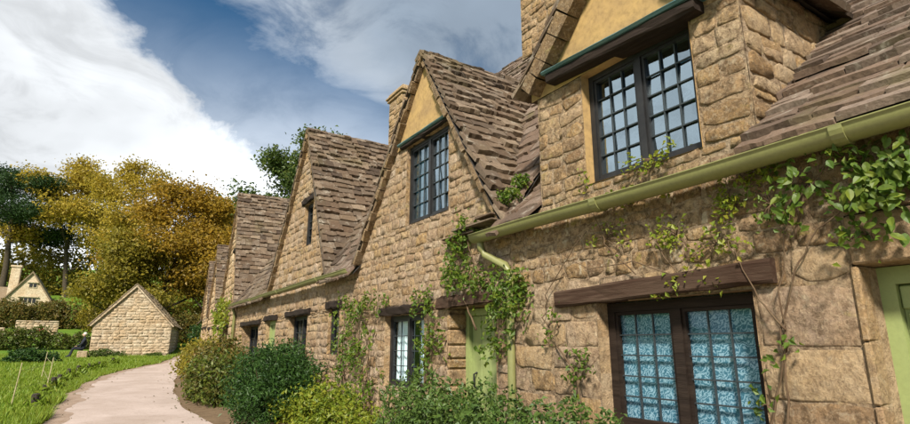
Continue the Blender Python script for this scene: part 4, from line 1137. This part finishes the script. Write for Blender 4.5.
# climbers on the walls
def climber(name, label, stems, clumps, size, mat, n_scale=1., X=3.6, bigleaf=0, group=None, outl=.10, rad=.011):
    s0, z0 = wp(*stems[0][-1]) if stems else wp(*clumps[0][:2])
    t = thing(name, (X - .06, s0, max(0.05, gz(0, s0))), label, 'climber', group)
    sb = B(); P = []
    for st in stems:
        pts = []
        for k in range(len(st) - 1):
            for i in range(5):
                f = i / 5; x = st[k][0] + (st[k + 1][0] - st[k][0]) * f; y = st[k][1] + (st[k + 1][1] - st[k][1]) * f
                s, z = wp(x, y); pts.append(Vector((X - .045 - .03 * rnd.random() - .02 * math.sin(k + f * 3), s + rnd.uniform(-.008, .008), z)))
        s, z = wp(*st[-1]); pts.append(Vector((X - .05, s, max(.02, z))))
        m = len(pts); sb.add(tube(pts, [rad * (.45 + .75 * k / m) for k in range(m)], 6))
    for (x, y, rx, ry, n) in clumps:
        n = int(n * n_scale); s, z = wp(x, y); s2, _ = wp(x + rx, y); _, z2 = wp(x, y + ry)
        a = abs(s2 - s); b = abs(z2 - z)
        k = max(2, n // 7); C = np.stack([np.clip(NR.normal(size=k) * .5, -1.1, 1.1) * a + s, np.clip(NR.normal(size=k) * .5, -1.1, 1.1) * b + z], 1)
        idx = NR.integers(0, k, n)
        Q = C[idx] + NR.normal(size=(n, 2)) * size * .9
        d = NR.uniform(.04, outl + .05, k)[idx] + NR.normal(size=n) * .015
        P.append(np.stack([X - np.abs(d), Q[:, 0], Q[:, 1]], 1))
        for i in range(min(k, 10)):                                 # twigs that carry the leaves
            c = C[i]; sb.add(tube([(X - .04, s, z), (X - .06, (s + c[0]) / 2, (z + c[1]) / 2 + .02), (X - .07, c[0], c[1])], [.006, .004, .003], 4))
    if sb.v: mk('stem', sb.vf(), M['stem'], t, smooth=True)
    P = np.concatenate(P)
    if bigleaf:
        V, F_ = leafmesh(P[:1] * 0, 1.0)
        meshes = []
        for k in range(5):
            r = random.Random(k); me = bpy.data.meshes.new('leaf')
            out = [(0, -.5), (.18, -.38), (.30, -.1), (.22, .2), (0, .55), (-.22, .2), (-.30, -.1), (-.18, -.38)]
            v = [(x * r.uniform(.85, 1.15), y, .10 * abs(x) * 2 + r.uniform(-.03, .03) - .18 * y * y) for x, y in out] + [(0, -.05, -.02)]
            me.from_pydata(v, [], [(i, (i + 1) % 8, 8) for i in range(8)]); me.materials.append(M[mat]); me.update(); meshes.append(me)
        for p in P[:bigleaf]:
            o = bpy.data.objects.new('leaf', meshes[rnd.randrange(5)]); COL.objects.link(o); o.parent = t
            nrm = Vector((-1 + rnd.gauss(0, .5), rnd.gauss(-.3, .5), rnd.gauss(.35, .4))); q = nrm.to_track_quat('Z', 'Y')
            sc = size * 1.25 * rnd.uniform(.7, 1.35)
            o.matrix_basis = Matrix.Translation(Vector(p) - ORG[t]) @ q.to_matrix().to_4x4() @ Matrix.Rotation(math.pi + rnd.gauss(0, .8), 4, 'Z') @ Matrix.Scale(sc, 4)
        P = P[bigleaf:]
    if len(P): mk('foliage', leafmesh(P, size, up=(0, 0, -.5), flat=(-1.0, -.3, .4), ratio=.6), M[mat], t, kind='stuff')
    return t
climber('climbing_rose', 'climbing rose with wiry brown stems between the lace window and the green door', 
        [[(806, 168), (792, 235), (785, 290), (790, 350), (775, 424), (772, 470)], [(905, 172), (860, 205), (822, 230), (800, 270), (784, 330), (792, 400), (796, 470)], [(740, 250), (765, 300), (790, 330)], [(835, 160), (812, 195), (800, 240)]],
        [(880, 195, 34, 36, 150), (900, 165, 18, 24, 60), (810, 185, 30, 36, 80), (850, 165, 36, 22, 80), (775, 205, 26, 34, 50), (790, 352, 10, 28, 16), (775, 405, 16, 14, 14), (870, 235, 22, 14, 30)], .048, 'leaf_vine', bigleaf=300, outl=.14, rad=.007, n_scale=1.25)
climber('wall_climber', 'sparse yellow green climber over the stones above the lace window lintel',
        [[(560, 250), (595, 270), (640, 262), (690, 280)], [(648, 205), (660, 240), (690, 285)], [(735, 190), (728, 225), (742, 262)], [(600, 215), (612, 245), (640, 275)]],
        [(680, 235, 22, 22, 60), (655, 160, 36, 9, 60), (735, 205, 16, 26, 60), (690, 285, 30, 10, 36), (610, 240, 24, 16, 30), (640, 195, 50, 9, 40), (590, 180, 12, 10, 14), (720, 245, 26, 22, 46), (760, 175, 30, 14, 40)], .040, 'leaf_lime', outl=.06, rad=.005, n_scale=1.9)
climber('wall_climber', 'thin bowed climber stem left of the lace window',
        [[(592, 232), (572, 260), (553, 290), (548, 318), (560, 345), (580, 372), (590, 424), (592, 470)]],
        [(562, 328, 14, 22, 26), (578, 352, 16, 18, 40), (584, 380, 20, 14, 40), (560, 300, 10, 18, 12)], .048, 'leaf_vine', outl=.07, rad=.008)
climber('leafy_creeper', 'dense bright creeper round the bend of the green downpipe',
        [[(470, 232), (478, 262), (500, 290), (515, 340), (518, 424)], [(462, 250), (470, 300), (480, 330)]],
        [(465, 245, 18, 22, 300), (480, 285, 24, 20, 260), (514, 300, 18, 34, 420), (500, 345, 12, 26, 130), (522, 285, 14, 16, 120), (462, 275, 14, 14, 120)], .058, 'leaf_vine', outl=.16)
climber('leafy_creeper', 'slim creeper climbing right beside the white curtained window',
        [[(432, 290), (434, 340), (430, 380), (426, 424)]], [(432, 305, 8, 22, 90), (436, 340, 12, 26, 240), (428, 385, 8, 26, 60), (425, 300, 12, 12, 40)], .058, 'leaf_vine', outl=.12)
climber('leafy_creeper', 'tall leafy creeper climbing left of the white curtained window',
        [[(360, 280), (362, 330), (366, 380), (362, 424)], [(350, 300), (346, 360), (352, 424)], [(378, 310), (372, 370), (374, 424)]],
        [(362, 310, 20, 18, 260), (358, 345, 20, 30, 420), (368, 385, 16, 26, 150), (345, 375, 12, 26, 90), (384, 300, 12, 10, 40), (352, 400, 18, 18, 90)], .066, 'leaf_vine', outl=.16)
climber('bare_rose', 'bare twiggy rose stems below the white curtained window',
        [[(395, 388), (402, 405), (398, 424)], [(412, 392), (404, 408), (400, 430)], [(384, 395), (396, 412), (400, 430)], [(420, 388), (416, 408), (410, 430)]],
        [(398, 400, 14, 16, 26), (415, 412, 12, 12, 30)], .045, 'leaf_vine', outl=.1, rad=.008)
climber('pale_creeper', 'pale yellow green creeper hanging over the far cottage wall beyond the downpipe',
        [[(222, 300), (221, 330), (222, 352)]], [(221, 318, 6, 18, 420), (226, 308, 5, 8, 120)], .13, 'leaf_lime', outl=.2, X=3.66)
shrub('moss_fern', 'tuft of green fern and moss in the roof valley beside the dormer', 'fern', [(3.62, 4.55, 3.2, .13, .16, .10), (3.75, 4.5, 3.38, .1, .1, .10)], 520, .05, 'leaf_vine', base=2.95, stems=0, shell=.2)

# ------------------------------------------------------------------ barn, far house, garden wall
def barn():
    ang = -9
    x0, x1, y0, y1 = -.50, 3.46, 37.0, 45.0; zb = gz(0, 37); ez = 2.85; az = 5.0; xm = 1.42
    F = WF
    t = thing('stone_barn', (xm, y0, zb), 'small stone barn with blank gable at the bend of the path', 'barn')
    t.rotation_euler = (0, 0, math.radians(ang))
    mp = lambda a, b_, h: Vector((a, y0 - h, b_))
    w = wall(t, mp, [rect(x0, x1, zb - .3, ez), [(x0, ez), (x1, ez), (xm, az)]], [], lambda a, z: (.17, .36), M['stone_far'], h=.022, maxobj=0, mortar=M['stone_far'], cell=.3)
    mp2 = lambda a, b_, h: Vector((x1 + h, a, b_))
    wall(t, mp2, [rect(y0, y1, zb - .3, ez)], [], lambda a, z: (.2, .45), M['stone_far'], h=.022, maxobj=0, mortar=M['stone_far'], cell=.6, name='side_wall')
    b = B(); b.poly([(x0, y0, zb - .3), (x0, y1, zb - .3), (x0, y1, ez), (x0, y0, ez)]); b.poly([(x0, y1, zb - .3), (x1, y1, zb - .3), (x1, y1, ez), (xm, y1, az), (x0, y1, ez)])
    mk('rear_wall', b.vf(), M['stone_far'], t)
    for sx in (x0, x1):
        sg = -1 if sx == x0 else 1
        P0 = Vector((sx + sg * .16, y0 - .10, ez - .16 * (az - ez) / (xm - x0) + .02)); A = Vector((xm, y0 - .10, az + .05)); V = A - P0
        tile_roof(t, P0, Vector((0, 1, 0)), V, V.length, lambda v: (0, y1 - y0 + .2), M['tile_far'], c0=.24, c1=.16, wid=.34, th=.035, maxobj=0)
        Vn = V.normalized(); d = 0; Nn = Vector((0, 1, 0)).cross(Vn); Nn = -Nn if Nn.z < 0 else Nn
        while d < V.length:
            e = min(d + rnd.uniform(.25, .45), V.length); b = B()
            b.hexa([P0 + Vn * dd + Vector((0, yy, 0)) + Nn * nn for nn in (-.10, -.014) for dd, yy in ((d, -.03), (e - .01, -.03), (e - .01, .25), (d, .25))])
            mk('verge_stone', b.vf(), M['stone_far'], t); d = e
barn()

def far_house():
    y = 84.0; k = y / 80
    X = lambda v: v * k
    x0, x1, xm = -9.9 * k, -5.7 * k, -7.7 * k; zb = gz(0, y) - .5; ez = 6.6 * k; az = 9.7 * k
    t = thing('gabled_house', (xm, y, zb + .5), 'pale gabled house with mullioned windows and chimney half hidden by trees', 'house')
    b = B()
    b.poly([(x0, y, zb), (x1, y, zb), (x1, y, ez), (xm, y, az), (x0, y, ez)]); b.poly([(x1, y, zb), (x1, y + 9, zb), (x1, y + 9, ez), (x1, y, ez)]); b.poly([(x0, y, zb), (x0, y, ez), (x0, y + 9, ez), (x0, y + 9, zb)])
    b.poly([(x0, y + 9, zb), (x0, y + 9, ez), (xm, y + 9, az), (x1, y + 9, ez), (x1, y + 9, zb)])
    mk('wall', b.vf(), M['wall_far'], t)
    for sx in (x0, x1):
        sg = -1 if sx == x0 else 1; b = B(); sl = (az - ez) / (xm - x0)
        c = [(sx + sg * .25, y - .2, ez - .25 * sl), (xm, y - .2, az), (xm, y + 9.2, az), (sx + sg * .25, y + 9.2, ez - .25 * sl)]
        b.hexa([Vector(p) + Vector((0, 0, .02)) for p in c] + [Vector(p) + Vector((0, 0, .25)) for p in c]); mk('roof', b.vf(), M['tile_far'], t)
    def win(xc, zc, w, h, n):
        b = B(); b.box(WF, xc - w / 2, xc + w / 2, y - .06, y - .01, zc - h / 2, zc + h / 2); o = mk('window', b.vf(), M['wall_far'], t)
        for i in range(n):
            a = xc - w / 2 + .1 + (w - .1) * i / n; b = B(); b.box(WF, a, a + (w - .1) / n - .1, y - .1, y - .062, zc - h / 2 + .1, zc + h / 2 - .1); mk('pane', b.vf(), M['frame'], o)
        b = B(); b.box(WF, xc - w / 2 - .15, xc + w / 2 + .15, y - .2, y - .02, zc + h / 2 + .002, zc + h / 2 + .12); mk('hood_mould', b.vf(), M['wall_far'], o)
    win(-7.75 * k, 6.55 * k, 1.75, .75, 4); win(-7.5 * k, 8.3 * k, .9, .6, 2)
    b = B(); b.box(WF, x0 - .1, x0 + .85, y + 2.0, y + 2.9, ez - 1, 10.5 * k, bev=.03); ch = mk('chimney', b.vf(), M['wall_far'], t)
    b = B(); b.box(WF, x0 - .2, x0 + .95, y + 1.9, y + 3.0, 10.5 * k + .002, 10.5 * k + .25, bev=.03); mk('chimney_cap', b.vf(), M['wall_far'], ch)
    # low wing on the left
    b = B(); b.box(WF, x0 - 7, x0 - .02, y + 1, y + 7, zb, 6.0 * k); mk('wing', b.vf(), M['wall_far'], t)
    b = B(); yr = y + 4
    c = [(x0 - 7.2, y + .6, 5.9 * k), (x0 + .3, y + .6, 5.9 * k), (x0 + .3, yr, 8.0 * k), (x0 - 7.2, yr, 8.0 * k)]
    b.hexa([Vector(p) + Vector((0, 0, .12)) for p in c] + [Vector(p) + Vector((0, 0, .3)) for p in c]); mk('wing_roof', b.vf(), M['tile_far'], t)
far_house()

def garden_wall():
    y = 56.0; x0, x1 = -5.9, -3.1; zb = gz(0, y)
    t = thing('garden_wall', (-4.5, y, zb), 'low pale garden wall below the gabled house', 'wall')
    zt = 3.42
    wall(t, lambda a, b_, h: Vector((a, y - h, b_)), [rect(x0, x1, zb - .3, zt)], [], lambda a, z: (.2, .4), M['stone_far'], h=.03, maxobj=0, mortar=M['stone_far'], cell=.5, name='wall_face')
    b = B(); b.box(WF, x0, x1, y + .01, y + .45, zb - .3, zt); mk('wall_core', b.vf(), M['stone_far'], t)
    x = x0
    while x < x1:
        e = min(x + rnd.uniform(.4, .7), x1); b = B(); b.box(WF, x + .01, e - .01, y - .08, y + .52, zt + .002, zt + .1, bev=.02); mk('coping_stone', b.vf(), M['stone_far'], t); x = e
    t2 = thing('garden_wall', (-9.5, y - 2, gz(0, y)), 'lower stretch of garden wall at the left edge', 'wall')
    wall(t2, lambda a, b_, h: Vector((a, y - 2 - h, b_)), [rect(-14, -6.3, zb - .5, 2.9)], [], lambda a, z: (.2, .4), M['stone_far'], h=.03, maxobj=0, mortar=M['stone_far'], cell=.5, name='wall_face')
    b = B(); b.box(WF, -14, -6.3, y - 1.99, y - 1.55, zb - .5, 2.9); mk('wall_core', b.vf(), M['stone_far'], t2)
garden_wall()
f = thing('red_flowers', (-4.2, 55.4, gz(0, 55.4)), 'red flowering plant in front of the garden wall', 'flowers')
P, D = blob_points([(-4.2, 55.3, 2.6, .3, .25, .4)], 260, .3); mk('petals', leafmesh(P, .12), M['petal'], f, kind='stuff')
P, D = blob_points([(-4.2, 55.4, 2.45, .5, .3, .35)], 500, .3); mk('foliage', leafmesh(P, .15), M['leaf_green'], f, kind='stuff')

# ------------------------------------------------------------------ lawn edge posts, fence, grass
PO = [(-.95, 14.1), (-.97, 16.7), (-.93, 18.8), (-.88, 20.4), (-.76, 22.7), (-.55, 24.6), (-.25, 26.8), (.1, 28.1), (.6, 30.2)]
ORD = ['nearest', 'second nearest', 'third nearest', 'fourth nearest', 'fifth nearest', 'fourth farthest', 'third farthest', 'second farthest', 'farthest']
for k, (x, y) in enumerate(PO):
    z = gz(x, y); h = rnd.uniform(.27, .34)
    t = thing('edging_post', (x, y, z), 'stubby dark wooden post on the lawn edge, %s along the path' % ORD[k], 'post', 'posts along the lawn edge')
    v, ff = tube([(x, y, z - .1), (x, y, z + h * .6), (x + rnd.uniform(-.02, .02), y, z + h)], [.075, .072, .066], 8)
    mk('post_shaft', (v, ff), M['post'], t)
    v, ff = tube([(x, y, z + h + .001), (x, y, z + h + .02)], [.07, .05], 8); mk('post_top', (v, ff), M['post'], t)
    blobs = [(x + .05, y - .02, z + .06, .25, .25, .22)]
    P, D = blob_points(blobs, 260, .1); P = P[P[:, 2] > z]
    g = mk('grass_tuft', leafmesh(P, .17, up=(0, 0, 2.5), ratio=.15), M['grass'], origin=(x + .05, y, z)); tag(g, 'grass tuft around the %s lawn edge post' % ORD[k], 'grass tuft', 'tufts round the lawn edge posts')
def fence():
    P = [(-1.45, 15.5), (-1.05, 18.3), (-1.5, 23.0)]
    t = thing('wire_fence', gp(-1.2, 18), 'thin wire fence with pale leaning stakes on the lawn', 'fence')
    tops = []
    for x, y in P:
        z = gz(x, y); e = Vector((x + .05, y + .1, z + .88)); tops.append((Vector((x, y, z)), e))
        mk('stake', tube([(x, y, z - .1), e], [.015, .011], 6), M['stake'], t)
    for h in (.35, .8):
        for a, b in zip(tops, tops[1:]): mk('wire', tube([a[0].lerp(a[1], h), b[0].lerp(b[1], h)], .004, 4), M['stake'], t)
fence()
def grass():
    n = 70000
    y = 10 + 30 * NR.random(n) ** 1.4
    xl = np.interp(y, [p[0] for p in PL], [p[1] for p in PL]) + .06 * np.sin(y * 2.1) + .03
    d = NR.random(n) ** 1.5 * 9
    x = xl - d
    z = np.array([gz(0, b) for b in y])
    patch = .5 + .5 * np.sin(x * 1.3 + y * .7) * np.sin(y * 1.1 - x * .5)
    h = (.05 + .07 * NR.random(n)) * (.7 + .9 * patch) * (1 + .5 * (d < .4))
    a = NR.random(n) * 2 * math.pi; w = .010 + .006 * (y / 20)
    lean = NR.normal(size=(n, 2)) * .35 * h[:, None]
    V = np.empty((n, 3, 3))
    V[:, 0] = np.stack([x - np.cos(a) * w, y - np.sin(a) * w, z - .01], 1); V[:, 1] = np.stack([x + np.cos(a) * w, y + np.sin(a) * w, z - .01], 1)
    V[:, 2] = np.stack([x + lean[:, 0], y + lean[:, 1], z + h], 1)
    o = mk('grass', (V.reshape(-1, 3), np.arange(n * 3).reshape(n, 3)), M['grass'], kind='stuff'); tag(o, 'bright green lawn grass left of the path', 'grass')
grass()

def litter():
    n = 260; y = 9 + 26 * NR.random(n); l = np.interp(y, [p[0] for p in PL], [p[1] for p in PL]); r = np.interp(y, [p[0] for p in PR], [p[1] for p in PR])
    t = NR.random(n); t = np.where(NR.random(n) < .96, np.where(NR.random(n) < .5, t ** 3 * .3, 1 - t ** 3 * .3), t)
    P = np.stack([l + (r - l) * t, y, np.array([gz(0, b) for b in y]) + .022 + .03 * np.sin(np.pi * t)], 1)
    o = mk('fallen_leaves', leafmesh(P, .055, flat=(0, 0, 4.0)), M['leaf_rust'], kind='stuff'); tag(o, 'brown fallen leaves scattered over the path edges', 'leaves')
litter()

# ------------------------------------------------------------------ person by the barn
def person():
    x, y = -.78, 36.3; z = gz(x, y)
    t = thing('person', (x, y, z), 'person in dark clothes sitting against the left corner of the barn', 'person')
    # low stone seat is the barn plinth; the body is one skin-modifier figure
    J = {'pel': (0, 0, .47), 'chest': (.04, 0, .80), 'sh': (.05, 0, .95), 'neck': (.04, 0, 1.03), 'headb': (.03, 0, 1.10),
         'sl': (.05, -.18, .93), 'el': (-.06, -.24, .70), 'wl': (-.25, -.16, .60), 'sr': (.05, .18, .93), 'er': (-.06, .24, .70), 'wr': (-.25, .16, .60),
         'hl': (-.02, -.10, .45), 'kl': (-.42, -.13, .48), 'al': (-.50, -.13, .09), 'tl': (-.66, -.14, .04), 'hr': (-.02, .10, .45), 'kr': (-.40, .12, .48), 'ar': (-.56, .12, .09), 'tr': (-.72, .12, .04)}
    R = {'pel': .15, 'chest': .16, 'sh': .12, 'neck': .055, 'headb': .05, 'sl': .075, 'sr': .075, 'el': .055, 'er': .055, 'wl': .04, 'wr': .04, 'hl': .1, 'hr': .1, 'kl': .075, 'kr': .075, 'al': .05, 'ar': .05, 'tl': .04, 'tr': .04}
    E = [('pel', 'chest'), ('chest', 'sh'), ('sh', 'neck'), ('neck', 'headb'), ('sh', 'sl'), ('sl', 'el'), ('el', 'wl'), ('sh', 'sr'), ('sr', 'er'), ('er', 'wr'), ('pel', 'hl'), ('hl', 'kl'), ('kl', 'al'), ('al', 'tl'), ('pel', 'hr'), ('hr', 'kr'), ('kr', 'ar'), ('ar', 'tr')]
    ks = list(J); me = bpy.data.meshes.new('body'); me.from_pydata([J[k] for k in ks], [(ks.index(a), ks.index(b)) for a, b in E], [])
    me.materials.append(M['cloth']); o = bpy.data.objects.new('body', me); COL.objects.link(o); o.parent = t
    md = o.modifiers.new('skin', 'SKIN'); sv = me.skin_vertices[0].data
    for i, k in enumerate(ks): sv[i].radius = (R[k], R[k]); sv[i].use_root = (k == 'pel')
    sd = o.modifiers.new('sub', 'SUBSURF'); sd.levels = 1; sd.render_levels = 2
    def ell(cx, cy, cz, rx, ry, rz, n=10, m=8):
        v = []; f = []
        for i in range(m + 1):
            ph = math.pi * i / m
            for j in range(n):
                a = 2 * math.pi * j / n; v.append(Vector((x + cx + rx * math.sin(ph) * math.cos(a), y + cy + ry * math.sin(ph) * math.sin(a), z + cz + rz * math.cos(ph))))
        for i in range(m):
            for j in range(n): f.append((i * n + j, (i + 1) * n + j, (i + 1) * n + (j + 1) % n, i * n + (j + 1) % n))
        return v, f
    b = B(); b.add(ell(.01, 0, 1.20, .095, .078, .12)); b.add(ell(-.09, 0, 1.19, .022, .016, .028, 6, 5)); b.add(ell(.02, .078, 1.19, .02, .012, .03, 6, 5)); b.add(ell(.02, -.078, 1.19, .02, .012, .03, 6, 5))
    mk('head', b.vf(), M['skin'], t, smooth=True)
    mk('hair', ell(.03, 0, 1.235, .098, .086, .10), M['hair'], t, smooth=True)
    for s in (-1, 1):
        b = B(); b.add(ell(-.29, s * .155, .585, .045, .035, .022, 8, 6))
        for k in range(4): b.add(tube([(x - .31, y + s * .155 + (k - 1.5) * .018, z + .585), (x - .355, y + s * .155 + (k - 1.5) * .02, z + .57), (x - .375, y + s * .155 + (k - 1.5) * .02, z + .55)], [.010, .009, .007], 5))
        b.add(tube([(x - .28, y + s * .12, z + .585), (x - .315, y + s * .10, z + .575)], [.011, .009], 5)); mk('hand', b.vf(), M['skin'], t, smooth=True)
    s = thing('stone_block', (x, y, z), 'low squared stone block under the person by the barn', 'stone block')
    b = B(); b.box(WF, x - .2, x + .27, y - .3, y + .3, z - .05, z + .34, bev=.03); mk('block', b.vf(), M['stone_far'], s)
person()
